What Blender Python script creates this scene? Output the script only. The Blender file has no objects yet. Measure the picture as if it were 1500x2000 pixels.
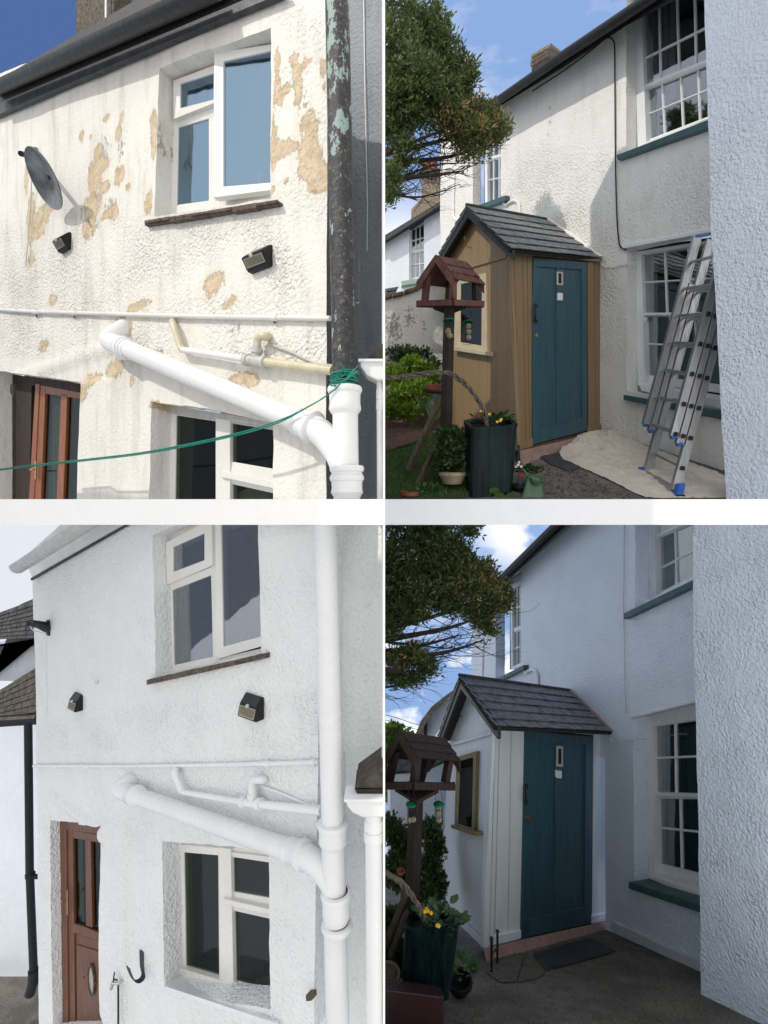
import bpy, bmesh, math, random
from mathutils import Vector as V, noise, Quaternion
from mathutils.geometry import delaunay_2d_cdt
random.seed(7)
S = bpy.context.scene
COL = S.collection
R = math.radians
# ------------------------------------------------------------------ camera
F = 1000.0                      # focal length for a 1500 px wide picture
cd = bpy.data.cameras.new('camera'); cam = bpy.data.objects.new('camera', cd); COL.objects.link(cam)
cam.location = (0, 0, 0); cam.rotation_euler = (R(90), 0, 0)
cd.sensor_fit = 'HORIZONTAL'; cd.sensor_width = 36; cd.lens = 36*F/1500
cd.clip_start = 0.05; cd.clip_end = 500
S.camera = cam
# ------------------------------------------------------------------ sun + sky
SUN = V((-.62, -.36, .70)).normalized()
ld = bpy.data.lights.new('sun', 'SUN'); ld.energy = 2.3; ld.angle = R(.55); ld.color = (1, .93, .82)
lo = bpy.data.objects.new('sun', ld); COL.objects.link(lo); lo.rotation_euler = SUN.to_track_quat('Z', 'Y').to_euler()
S.view_settings.view_transform = 'Standard'; S.view_settings.look = 'None'; S.view_settings.gamma = 1
S.view_settings.exposure = 0.0
w = bpy.data.worlds.new("World"); S.world = w; w.use_nodes = True
class NT:
    def __init__(s, t): s.t = t
    def n(s, typ, ins=None, **kw):
        nd = s.t.nodes.new(typ)
        for k, v in kw.items(): setattr(nd, k, v)
        for k, v in (ins or {}).items():
            if isinstance(v, bpy.types.NodeSocket): s.t.links.new(v, nd.inputs[k])
            else: nd.inputs[k].default_value = v
        return nd
    def m(s, op, a, b=0.0, c=None, clamp=False):
        i = {0: a, 1: b}
        if c is not None: i[2] = c
        return s.n('ShaderNodeMath', i, operation=op, use_clamp=clamp).outputs[0]
    def mr(s, v, a, b, c=0.0, d=1.0):
        return s.n('ShaderNodeMapRange', {0: v, 1: a, 2: b, 3: c, 4: d}).outputs[0]
    def mix(s, f, a, b):
        nd = s.n('ShaderNodeMix', data_type='RGBA'); 
        for i, v in ((0, f), (6, a), (7, b)):
            if isinstance(v, bpy.types.NodeSocket): s.t.links.new(v, nd.inputs[i])
            else: nd.inputs[i].default_value = v if i == 0 else (*v[:3], 1)
        return nd.outputs[2]
    def noise(s, vec, scale, detail=4, rough=.55):
        return s.n('ShaderNodeTexNoise', {'Vector': vec, 'Scale': scale, 'Detail': detail, 'Roughness': rough}).outputs[0]
    def mapping(s, vec, sc=(1, 1, 1), rot=(0, 0, 0)):
        return s.n('ShaderNodeMapping', {0: vec, 2: rot, 3: sc}).outputs[0]
w.node_tree.nodes.clear()
N = NT(w.node_tree)
tc = N.n('ShaderNodeTexCoord').outputs['Generated']
sx = N.n('ShaderNodeSeparateXYZ', {0: tc})
zz = N.m('ADD', N.m('MULTIPLY', N.m('ABSOLUTE', sx.outputs[2]), .8), .22)   # the valley below is as bright as the sky above it
vv = N.n('ShaderNodeCombineXYZ', {0: sx.outputs[0], 1: sx.outputs[1], 2: zz}).outputs[0]
sky = N.n('ShaderNodeTexSky', {'Vector': vv} if False else None, sky_type='NISHITA', sun_disc=False,
          sun_elevation=math.asin(SUN.z), sun_rotation=math.atan2(SUN.x, SUN.y), altitude=0, air_density=1.0, dust_density=.6, ozone_density=1.6)
w.node_tree.links.new(vv, sky.inputs[0])
def near(d, r0, r1):
    d = V(d).normalized()
    ds = N.n('ShaderNodeVectorMath', {0: tc, 1: tuple(d)}, operation='DISTANCE').outputs[1]
    return N.mr(ds, r0, r1, 1.0, 0.0)
c1 = N.noise(N.mapping(tc, (1.2, 1.2, 3.2), (0, .35, 0)), 3.1, 7, .58)
cm = N.mr(c1, .50, .68)
c2 = N.noise(N.mapping(tc, (1, 1, 1.7)), 5.5, 8, .55)
cum = N.mr(c2, .47, .56)
low = N.m('MAXIMUM', near((.13, 1, -.40), .10, .24), near((.26, 1, -.03), .02, .10))
low = N.m('MAXIMUM', low, near((.03, 1, .47), .02, .14))
mask = N.m('MAXIMUM', N.m('MULTIPLY', cum, low), N.m('MULTIPLY', cm, .45))
mask = N.m('MULTIPLY', mask, N.m('SUBTRACT', 1.0, near((-.66, 1, .9), .10, .40)))
mask = N.m('MAXIMUM', mask, N.m('MULTIPLY', near((-.8, 1, -.2), .25, .45), .9))
mask = N.m('MAXIMUM', mask, near((-.45, -1, .1), .9, 1.75))   # added bright cloud bank behind the viewer, lights the shaded walls
skyc = N.n('ShaderNodeVectorMath', {0: sky.outputs[0], 1: (1.02, 1.0, .97)}, operation='MULTIPLY').outputs[0]
side = N.m('MULTIPLY', N.mr(sx.outputs[0], -.30, .02), N.mr(sx.outputs[1], .0, .3))
skyc = N.mix(N.m('MULTIPLY', side, .85), skyc, (2.0, 3.15, 5.6))
colr = N.mix(mask, skyc, (8.6, 8.5, 8.4))
dim = N.m('MULTIPLY', N.mr(sx.outputs[2], .05, -.35), N.mr(sx.outputs[1], .35, -.2))          # sky dimmed below the horizon behind the viewer, gives the walls relief
colr = N.mix(N.m('MULTIPLY', dim, .45), colr, (1.5, 1.5, 1.4))
colr = N.mix(near((-.8, 1, -.12), .22, .5), colr, (5.3, 5.6, 6.0))
colr = N.mix(near((-.70, 1, .97), .16, .36), colr, (.55, 1.05, 2.5))
bg = N.n('ShaderNodeBackground', {0: colr, 1: .15})
N.n('ShaderNodeOutputWorld', {0: bg.outputs[0]})
# ------------------------------------------------------------------ points, planes
def ray(px, py): return V(((px-750)/F, 1.0, (1000-py)/F))
def pt(px, py, d): return ray(px, py)*d
def proj(p): return (750+F*p.x/p.y, 1000-F*p.z/p.y)
class Pl:
    def __init__(s, n, p):
        s.n = V(n).normalized(); s.p = V(p); s.c = s.n.dot(s.p)
        s.h = V((0, 0, 1)).cross(s.n)
        if s.h.length > .01:
            s.h.normalize(); s.h *= 1 if s.h.x > 0 else -1
        s.up = V((0, 0, 1))
    def at(s, px, py, off=0.0):
        r = ray(px, py); return r*((s.c+off)/s.n.dot(r))
    def uv(s, p): return (s.h.dot(p), p.z)
    def w3(s, u, v, off=0.0):
        # point on the plane with in-plane coordinates u (along), v (up)
        return s.h*u + s.up*v + s.n*(s.c+off)
class Sheet:                     # z = a + b x + c y
    def __init__(s, a, b, c): s.a, s.b, s.c_ = a, b, c; s.n = V((-b, -c, 1)).normalized()
    def z(s, x, y): return s.a+s.b*x+s.c_*y
    def at(s, px, py, off=0.0):
        r = ray(px, py); return r*((s.a+off)/(r.z-s.b*r.x-s.c_*r.y))
# ------------------------------------------------------------------ mesh builder
WL = {}
class MB:
    def __init__(s): s.v = []; s.f = []; s.mi = []; s.tint = []; s.t = 0.0
    def add(s, vs, fs, mi=0):
        b = len(s.v); s.v += [V(v) for v in vs]; s.tint += [s.t]*len(vs)
        for f in fs: s.f.append([b+i for i in f]); s.mi.append(mi)
        return s
    def quad(s, a, b, c, d, mi=0): return s.add([a, b, c, d], [(0, 1, 2, 3)], mi)
    def loft(s, A, B, caps=True, mi=0):
        n = len(A); fs = [(i, (i+1) % n, n+(i+1) % n, n+i) for i in range(n)]
        if caps: fs += [tuple(range(n-1, -1, -1)), tuple(range(n, 2*n))]
        return s.add(list(A)+list(B), fs, mi)
    def prism(s, A, vec, mi=0): return s.loft(A, [V(a)+V(vec) for a in A], True, mi)
    def face(s, pl, pxs, off, th, mi=0):                # a plate whose front outline lies on the plane offset by off
        return s.prism([pl.at(x, y, off) for x, y in pxs], -pl.n*th, mi)
    def ring(s, pl, outer, inner, off, th, mi=0, inset=0.0):
        o = [pl.at(x, y, off) for x, y in outer]; i = [pl.at(x, y, off-inset) for x, y in inner]
        n = len(o); b = -pl.n*th; bi = -pl.n*(th-inset)
        vs = o+i+[p+b for p in o]+[p+bi for p in i]; fs = []
        for k in range(n):
            j = (k+1) % n
            fs += [(k, j, n+j, n+k), (k, 2*n+k, 2*n+j, j), (n+k, n+j, 3*n+j, 3*n+k), (2*n+k, 3*n+k, 3*n+j, 2*n+j)]
        return s.add(vs, fs, mi)
    def bar(s, pl, x1, y1, x2, y2, w_, off, th, mi=0, chamfer=True):
        a = pl.at(x1, y1, off); b = pl.at(x2, y2, off); d = (b-a).normalized(); q = pl.n.cross(d).normalized()*w_*.5
        n = pl.n
        pr = [a-q, a-q*.45+n*th*.0, a+q]
        A = [a-q-n*th*.5, a-q*.4, a+q*.4, a+q-n*th*.5, a+q-n*th, a-q-n*th]
        B = [p+(b-a) for p in A]
        return s.loft(A, B, True, mi)
    def box(s, c, ax, ay, az, mi=0):
        c = V(c); A = [c-ax-ay-az, c+ax-ay-az, c+ax+ay-az, c-ax+ay-az]
        return s.prism(A, az*2, mi)
    def tube(s, pts, r, seg=10, mi=0, caps=True):
        pts = [V(p) for p in pts]; n = len(pts); rs = r if isinstance(r, (list, tuple)) else [r]*n
        ref = None; rows = []
        for i, p in enumerate(pts):
            d = (pts[min(i+1, n-1)]-pts[max(i-1, 0)])
            if d.length < 1e-9: d = V((0, 0, 1))
            d.normalize()
            if ref is None: ref = d.orthogonal().normalized()
            ref = (ref-d*ref.dot(d))
            if ref.length < 1e-6: ref = d.orthogonal()
            ref.normalize(); q = d.cross(ref)
            rows.append([p+(ref*math.cos(2*math.pi*k/seg)+q*math.sin(2*math.pi*k/seg))*rs[i] for k in range(seg)])
        fs = []
        for i in range(n-1):
            for k in range(seg):
                fs.append((i*seg+k, i*seg+(k+1) % seg, (i+1)*seg+(k+1) % seg, (i+1)*seg+k))
        if caps: fs += [tuple(range(seg-1, -1, -1)), tuple(range((n-1)*seg, n*seg))]
        return s.add([v for r_ in rows for v in r_], fs, mi)
    def lathe(s, p0, ax, prof, seg=24, mi=0):           # prof: (distance along ax, radius)
        ax = V(ax).normalized(); return s.tube_rows([(V(p0)+ax*t, r) for t, r in prof], ax, seg, mi)
    def tube_rows(s, rows, ax, seg, mi):
        a = ax.orthogonal().normalized(); b = ax.cross(a); vs = []; fs = []
        for p, r in rows: vs += [p+(a*math.cos(2*math.pi*k/seg)+b*math.sin(2*math.pi*k/seg))*r for k in range(seg)]
        for i in range(len(rows)-1):
            for k in range(seg): fs.append((i*seg+k, i*seg+(k+1) % seg, (i+1)*seg+(k+1) % seg, (i+1)*seg+k))
        return s.add(vs, fs, mi)
    def ball(s, c, r, seg=10, sq=(1, 1, 1), mi=0):
        vs = []; fs = []; nr = seg//2
        for i in range(nr+1):
            th = math.pi*i/nr
            for k in range(seg):
                vs.append(V(c)+V((r*sq[0]*math.sin(th)*math.cos(2*math.pi*k/seg), r*sq[1]*math.sin(th)*math.sin(2*math.pi*k/seg), r*sq[2]*math.cos(th))))
        for i in range(nr):
            for k in range(seg): fs.append((i*seg+k, i*seg+(k+1) % seg, (i+1)*seg+(k+1) % seg, (i+1)*seg+k))
        return s.add(vs, fs, mi)
    def leaf(s, p, d, nrm, L, W, tint, mi=0):
        s.t = tint; q = d.cross(nrm).normalized()*W*.5
        s.add([p, p+d*L*.45+q, p+d*L, p+d*L*.45-q], [(0, 1, 2, 3)], mi)
    def build(s, name, mat, parent=None, smooth=False, bevel=0.0, weld=True, label=None, cat=None, group=None, kind=None, attrs=None):
        if parent is not None: org = WL[parent]
        else:
            mn = [min(v[i] for v in s.v) for i in range(3)]; mx = [max(v[i] for v in s.v) for i in range(3)]
            org = V(((mn[0]+mx[0])/2, (mn[1]+mx[1])/2, mn[2]))
        me = bpy.data.meshes.new(name)
        me.from_pydata([tuple(v-org) for v in s.v], [], s.f)
        mats = mat if isinstance(mat, list) else [mat]
        for m_ in mats: me.materials.append(M[m_])
        if len(mats) > 1: me.polygons.foreach_set('material_index', s.mi)
        if any(s.tint):
            a = me.attributes.new('tint', 'FLOAT', 'POINT'); a.data.foreach_set('value', s.tint)
        for k, vals in (attrs or {}).items():
            a = me.attributes.new(k, 'FLOAT', 'POINT'); a.data.foreach_set('value', vals)
        if weld and not attrs and not any(s.tint):
            bm = bmesh.new(); bm.from_mesh(me); bmesh.ops.recalc_face_normals(bm, faces=bm.faces); bm.to_mesh(me); bm.free()
        if smooth:
            me.polygons.foreach_set('use_smooth', [True]*len(me.polygons))
            try: me.set_sharp_from_angle(angle=R(40))
            except Exception: pass
        o = bpy.data.objects.new(name, me); COL.objects.link(o)
        if parent is not None: o.parent = parent
        else: o.location = org
        WL[o] = org
        if bevel:
            b = o.modifiers.new('bevel', 'BEVEL'); b.width = bevel; b.segments = 2; b.limit_method = 'ANGLE'; b.angle_limit = R(35)
        tag(o, label, cat, group, kind)
        return o
def tag(o, label=None, cat=None, group=None, kind=None):
    for k, v in (('label', label), ('category', cat), ('group', group), ('kind', kind)):
        if v: o[k] = v
    return o
def empty(name, loc, label, cat, group=None):
    o = bpy.data.objects.new(name, None); COL.objects.link(o); o.location = loc; o.empty_display_size = .1
    WL[o] = V(loc); tag(o, label, cat, group); return o
def bez(pts, n=8):                                      # smooth curve through points (Catmull-Rom)
    P = [V(p) for p in pts]; P = [P[0]*2-P[1]]+P+[P[-1]*2-P[-2]]; out = []
    for i in range(1, len(P)-2):
        for k in range(n):
            t = k/n
            out.append(.5*((2*P[i])+(P[i+1]-P[i-1])*t+(2*P[i-1]-5*P[i]+4*P[i+1]-P[i+2])*t*t+(3*P[i]-P[i-1]-3*P[i+1]+P[i+2])*t**3))
    out.append(P[-2]); return out
# ------------------------------------------------------------------ materials
M = {}
def mat(name):
    m = bpy.data.materials.new(name); m.use_nodes = True; m.node_tree.nodes.clear(); M[name] = m; return NT(m.node_tree)
def pbsdf(n, col, rough=.6, bump=None, dist=.004, strength=1.0, **kw):
    ins = {'Base Color': col if isinstance(col, bpy.types.NodeSocket) else (*col[:3], 1), 'Roughness': rough}
    for k, v in kw.items(): ins[k.replace('_', ' ')] = v
    if bump is not None:
        b = n.n('ShaderNodeBump', {'Height': bump, 'Distance': dist, 'Strength': strength}); ins['Normal'] = b.outputs[0]
    p = n.n('ShaderNodeBsdfPrincipled', ins); n.n('ShaderNodeOutputMaterial', {0: p.outputs[0]}); return p
def simple(name, col, rough=.5, var=.12, scale=14, bscale=60, dist=.0015, col2=None, spec=.5, metal=0.0, stretch=(1, 1, 1)):
    n = mat(name); o = n.n('ShaderNodeTexCoord').outputs['Object']; o = n.mapping(o, stretch)
    nz = n.noise(o, scale, 5, .6)
    c2 = col2 or tuple(c*(1-var*2.2) for c in col)
    c = n.mix(n.mr(nz, .35, .68), c2, col)
    rr = n.mr(nz, .3, .7, min(rough*1.15, 1), rough*.85)
    pbsdf(n, c, rr, n.noise(o, bscale, 4, .6), dist, 1.0, Metallic=metal, Specular_IOR_Level=spec)
def roughcast(name, base, tan=None, dirtc=(.30, .29, .27), dirt=.5, amp=.009, scale=42, spec=.35, rough=.75, dirt_lo=.52, dirt_hi=.8):
    n = mat(name); o = n.n('ShaderNodeTexCoord').outputs['Object']
    ra = n.n('ShaderNodeAttribute', attribute_name='rough').outputs['Fac']
    mo = n.n('ShaderNodeAttribute', attribute_name='mold').outputs['Fac']
    nz = n.noise(o, 2.3, 6, .65); fine = n.noise(o, 130, 3, .6)
    ws = n.noise(n.mapping(o, (3.5, 3.5, .7)), 2.2, 7, .7)
    c = n.mix(n.mr(nz, .3, .7), tuple(x*.93 for x in base), base)
    c = n.mix(n.m('MULTIPLY', n.mr(ws, dirt_lo, dirt_hi), dirt), c, dirtc)
    sp = n.noise(n.mapping(o, (1, 1, .6)), 34, 5, .75)
    c = n.mix(n.m('MULTIPLY', n.m('GREATER_THAN', n.m('ADD', mo, n.m('MULTIPLY', n.m('SUBTRACT', sp, .5), 2.6)), .75), .7), c, (.13, .12, .11))
    vo = n.n('ShaderNodeTexVoronoi', {'Vector': o, 'Scale': scale*1.5, 'Smoothness': .7}, feature='SMOOTH_F1').outputs['Distance']
    h1 = n.noise(o, scale*.9, 2, .45)
    lump = n.m('SUBTRACT', n.mr(h1, .38, .72, 0, 1), n.m('MULTIPLY', vo, .9))
    ra = n.m('MULTIPLY', ra, n.mr(n.noise(o, 3.3, 3, .5), .36, .64, .7, 1.2))
    hgt = n.m('ADD', n.m('MULTIPLY', lump, n.m('ADD', ra, .10)), n.m('MULTIPLY', fine, .012))
    hgt = n.m('ADD', hgt, n.m('MULTIPLY', n.noise(o, 7, 3, .5), .5))
    if tan:
        pa0 = n.n('ShaderNodeAttribute', attribute_name='patch').outputs['Fac']
        halo = n.m('MULTIPLY', n.mr(n.m('ADD', pa0, n.m('MULTIPLY', n.m('SUBTRACT', n.noise(o, 6, 5, .6), .5), 2.4)), -1.0, .4), .42)
        c = n.mix(halo, c, (.70, .62, .49))
        pa = n.n('ShaderNodeAttribute', attribute_name='patch').outputs['Fac']
        e = n.m('ADD', pa, n.m('MULTIPLY', n.m('SUBTRACT', n.noise(n.mapping(o, (1, 1, .45)), 24, 8, .80), .5), 2.9))
        pm = n.mr(e, .05, .08)
        tc_ = n.mix(n.mr(n.noise(o, 14, 6, .7), .35, .62), tuple(x*.78 for x in tan), (.66, .55, .40))
        c = n.mix(pm, c, tc_)
        hgt = n.m('SUBTRACT', hgt, n.m('MULTIPLY', pm, .35))
    pbsdf(n, c, rough, hgt, amp, 1.0, Specular_IOR_Level=spec)
roughcast('old_render', (.80, .785, .74), (.60, .465, .30), (.44, .42, .38), .75, .0105, 44, dirt_lo=.48)
roughcast('new_render', (.82, .835, .84), None, (.70, .71, .72), .12, .0125, 42)
roughcast('porch_side_render', (.80, .79, .75), None, (.48, .46, .41), .5, .0115, 42, spec=.5, rough=.55)
roughcast('shade_render', (.74, .80, .88), None, (.58, .62, .68), .2, .010, 42)  # white render with blueish shade put into its colour
roughcast('shade_blue_render', (.73, .82, .92), None, (.64, .69, .74), .1, .0105, 46)  # white paint; the blue of the shade light is put into its colour
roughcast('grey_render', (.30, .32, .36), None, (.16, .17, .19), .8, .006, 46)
simple('upvc', (.80, .79, .76), .28, .04, 3, 8, .0004)
simple('upvc_cream', (.79, .78, .755), .3, .04, 3, 8, .0004)
simple('white_paint', (.80, .82, .83), .35, .05, 5, 30, .0008)
simple('gloss_white', (.81, .82, .83), .28, .035, 3, 9, .0006)
simple('pale_blue_paint', (.62, .68, .74), .45, .06, 5, 30, .0008)
simple('old_cream_plastic', (.66, .60, .44), .35, .08, 20, 40, .0004)
simple('grey_plastic', (.55, .55, .53), .4, .1, 20, 40, .0004)
simple('black_plastic', (.012, .013, .015), .5, .1, spec=.3)
simple('black_iron', (.015, .016, .018), .45, .3, 30)
simple('navy_fascia', (.028, .034, .045), .45, .4, 12, 40, .002, (.012, .014, .018))
simple('stone_sill', (.155, .115, .09), .9, .3, 26, 40, .006, (.05, .04, .035))
simple('slate', (.20, .21, .225), .5, .2, 16, 50, .003, (.07, .077, .09), stretch=(1, 1, 1))
simple('dark_slate', (.05, .055, .065), .7, .2, 16, 50, .003)
simple('old_tiles', (.10, .085, .07), .85, .2, 18, 30, .006, (.04, .04, .036))
simple('chimney_render', (.36, .29, .22), .95, .2, 22, 40, .01, (.19, .15, .115))
simple('chimney_stone', (.15, .115, .08), .95, .2, 26, 34, .014, (.05, .045, .038))
simple('terracotta', (.34, .10, .055), .8, .1)
simple('coping', (.30, .18, .10), .9, .2, 14, 40, .006, (.10, .08, .06))
simple('brass', (.65, .42, .15), .3, .1, metal=1.0)
simple('chrome', (.6, .6, .6), .25, .1, metal=1.0)
simple('aluminium', (.50, .50, .50), .38, .12, 30, 80, .0005, metal=.85, stretch=(1, 1, .15))
simple('blue_rubber', (.02, .13, .55), .5, .1)
simple('green_rope', (.0, .22, .16), .6, .15)
simple('teal_door', (.036, .10, .13), .42, .14, 9, 60, .0016, stretch=(4, 4, .22))
simple('teal_sill', (.045, .115, .125), .5, .12, 8, 40, .001)
simple('pale_green_sill', (.30, .42, .35), .6, .1)
simple('tan_paint', (.245, .168, .083), .5, .04, 6, 40, .001, stretch=(3, 3, .3))
simple('cream_paint', (.50, .43, .29), .5, .08, 8, 40, .001)
simple('ochre_wood', (.24, .175, .085), .6, .15, 12, 40, .002)
simple('fresh_white_board', (.72, .79, .83), .4, .04, 5, 30, .0006, stretch=(3, 3, .3))  # white paint with some blue of the shade light in its colour
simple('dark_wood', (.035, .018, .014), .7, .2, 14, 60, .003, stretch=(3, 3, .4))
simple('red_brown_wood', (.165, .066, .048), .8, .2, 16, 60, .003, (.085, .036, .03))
simple('grey_brown_wood', (.15, .11, .07), .85, .2, 14, 60, .003, (.07, .055, .04), stretch=(3, 3, .5))
simple('bleached_wood', (.30, .25, .19), .85, .2, 14, 60, .003)
simple('door_brown', (.30, .095, .028), .4, .15, 9, 60, .001, (.20, .06, .018), stretch=(5, 5, .4))
simple('door_brown_dull', (.155, .055, .022), .45, .15, 9, 60, .001, (.10, .034, .014), stretch=(5, 5, .4))
simple('willow', (.20, .16, .12), .85, .2, 30, 90, .004, (.09, .075, .06))
simple('bark', (.07, .055, .04), .95, .2, 30, 60, .008)
simple('glazed_pot', (.008, .026, .024), .22, .3, 4, 12, .004, (.002, .006, .007), spec=.18, stretch=(6, 6, .5))
simple('green_plastic', (.075, .16, .085), .4, .1)
simple('maroon_plastic', (.05, .022, .026), .4, .1)
simple('cream_pot', (.44, .36, .24), .7, .15)
simple('soil', (.03, .02, .015), 1, .3, 40, 60, .02)
simple('pink_step', (.36, .22, .19), .8, .25, 9, 60, .004, (.24, .16, .14))
simple('fat', (.50, .40, .26), .9, .2, 60, 90, .006)
simple('green_cap', (.0, .16, .07), .35, .1)
simple('beam_white', (.93, .93, .93), .6, .01)
simple('mid_green', (.25, .33, .22), .5, .1)
simple('dark_green_backing', (.05, .065, .035), .7, .3, 30)
simple('mossy_slab', (.13, .12, .09), .9, .25, 10, 50, .006, (.07, .068, .05))
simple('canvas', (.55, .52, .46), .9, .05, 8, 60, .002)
simple('cloth', (.60, .545, .465), .95, .1, 5, 260, .0006, (.54, .485, .41))
simple('petal_white', (.8, .8, .75), .6, .05); simple('petal_yellow', (.8, .5, .02), .6, .1); simple('petal_red', (.35, .01, .01), .6, .1)
simple('room', (.10, .11, .11), .9, .2, 3); simple('curtain', (.68, .70, .70), .9, .25, 4, 20, .01, stretch=(8, 8, .2))
simple('shadow_gap', (.012, .012, .012), .9, .1)
simple('lens', (.42, .40, .30), .3, .1)
simple('dish_grey', (.25, .28, .31), .6, .3, 9, 30, .001, (.10, .105, .11))
simple('bottle', (.55, .62, .6), .3, .1)
def mk_iron():
    n = mat('flaking_iron'); o = n.n('ShaderNodeTexCoord').outputs['Object']; sz = n.n('ShaderNodeSeparateXYZ', {0: o}).outputs[2]
    a = n.noise(n.mapping(o, (1, 1, .5)), 16, 7, .68); b = n.noise(o, 34, 6, .7)
    hi = n.mr(sz, 1.1, 2.3)
    c = n.mix(n.mr(b, .45, .62), (.010, .012, .017), (.04, .042, .045))
    c = n.mix(n.m('GREATER_THAN', b, .61), c, (.17, .10, .06))
    c = n.mix(n.m('GREATER_THAN', n.m('ADD', a, n.m('MULTIPLY', hi, .085)), .63), c, (.27, .37, .35))
    c = n.mix(n.m('GREATER_THAN', n.noise(o, 55, 6, .75), .64), c, (.30, .30, .28))
    pbsdf(n, c, .38, n.m('ADD', a, b), .008, 1.0)
mk_iron()
def mk_slab(name, c0, c1, c2, bd=.012):
    n = mat(name); o = n.n('ShaderNodeTexCoord').outputs['Object']
    a = n.noise(o, 3.2, 7, .65); b = n.noise(o, 60, 6, .8); g = n.noise(o, 160, 3, .7)
    c = n.mix(n.mr(a, .4, .62), c0, c1); c = n.mix(n.mr(b, .45, .66), c, c2)
    c = n.mix(n.m('GREATER_THAN', g, .66), c, tuple(min(1, x*3) for x in c1))
    pbsdf(n, c, .95, n.m('ADD', b, n.m('MULTIPLY', g, .6)), bd, 1.0)
mk_slab('concrete', (.15, .145, .13), (.26, .245, .22), (.06, .058, .05), .02)
mk_slab('mossy_concrete', (.15, .14, .115), (.27, .245, .205), (.05, .048, .038), .02)
mk_slab('mulch', (.12, .065, .045), (.26, .15, .11), (.04, .025, .02), .03)
mk_slab('grass_base', (.05, .07, .02), (.09, .11, .04), (.03, .04, .015), .02)
def mk_glass(name, fac, tint, refl=(.9, .95, 1), bend=.0):
    n = mat(name); o = n.n('ShaderNodeTexCoord').outputs['Object']
    b = n.n('ShaderNodeBump', {'Height': n.noise(o, 2.5, 2, .5), 'Distance': .01, 'Strength': .25})
    g = n.n('ShaderNodeBsdfGlossy', {'Color': (*refl, 1), 'Roughness': .03, 'Normal': b.outputs[0]}); t = n.n('ShaderNodeBsdfTransparent', {'Color': (*tint, 1)})
    x = n.n('ShaderNodeMixShader', {0: fac, 1: t.outputs[0], 2: g.outputs[0]}); n.n('ShaderNodeOutputMaterial', {0: x.outputs[0]})
mk_glass('glass', .19, (.85, .88, .88)); mk_glass('sky_glass', .34, (.5, .6, .65), (.55, .75, .95)); mk_glass('dull_glass', .28, (.6, .62, .64))
mk_glass('dark_glass', .05, (.5, .55, .5))
def mk_leaf(name, c0, c1, c2=None, rough=.42, trans=.35):
    n = mat(name); t = n.n('ShaderNodeAttribute', attribute_name='tint').outputs['Fac']
    c = n.mix(t, c0, c1)
    if c2: c = n.mix(n.mr(t, .88, .93), c, c2)
    p = n.n('ShaderNodeBsdfPrincipled', {'Base Color': c, 'Roughness': rough, 'Specular IOR Level': .5})
    tr = n.n('ShaderNodeBsdfTranslucent', {'Color': c})
    x = n.n('ShaderNodeMixShader', {0: trans, 1: p.outputs[0], 2: tr.outputs[0]}); n.n('ShaderNodeOutputMaterial', {0: x.outputs[0]})
mk_leaf('olive_leaf', (.05, .085, .025), (.21, .27, .085), (.46, .31, .13), .30)
mk_leaf('lime_leaf', (.09, .19, .02), (.30, .46, .05), None, .5, .45)
mk_leaf('dark_leaf', (.02, .05, .014), (.08, .14, .035), None, .5, .3)
mk_leaf('mid_leaf', (.035, .09, .018), (.10, .20, .04), None, .45, .35)
mk_leaf('primrose_leaf', (.022, .065, .02), (.06, .13, .03), None, .4, .3)
# ------------------------------------------------------------------ walls with openings
def ell(pl, L):
    out = []
    for (cx, cy, rx, ry) in L:
        c = pl.uv(pl.at(cx, cy)); a = pl.uv(pl.at(cx+rx, cy)); b = pl.uv(pl.at(cx, cy-ry))
        out.append((c[0], c[1], max(abs(a[0]-c[0]), .01), max(abs(b[1]-c[1]), .01)))
    return out
def inside(p, poly):
    x, y = p; c = False; n = len(poly)
    for i in range(n):
        x1, y1 = poly[i]; x2, y2 = poly[(i+1) % n]
        if (y1 > y) != (y2 > y) and x < (x2-x1)*(y-y1)/(y2-y1)+x1: c = not c
    return c
def dense(poly, step, jit):
    out = []
    for i, a in enumerate(poly):
        b = poly[(i+1) % len(poly)]; L = math.hypot(b[0]-a[0], b[1]-a[1]); k = max(1, int(L/step))
        for j in range(k):
            t = j/k; q = jit*(noise.noise(V((a[0]+t*9.1*L, a[1]*3+t*L*7, i*3.1)))) if j else 0
            nx, ny = -(b[1]-a[1])/L, (b[0]-a[0])/L
            out.append((a[0]+(b[0]-a[0])*t+nx*q, a[1]+(b[1]-a[1])*t+ny*q))
    return out
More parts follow.
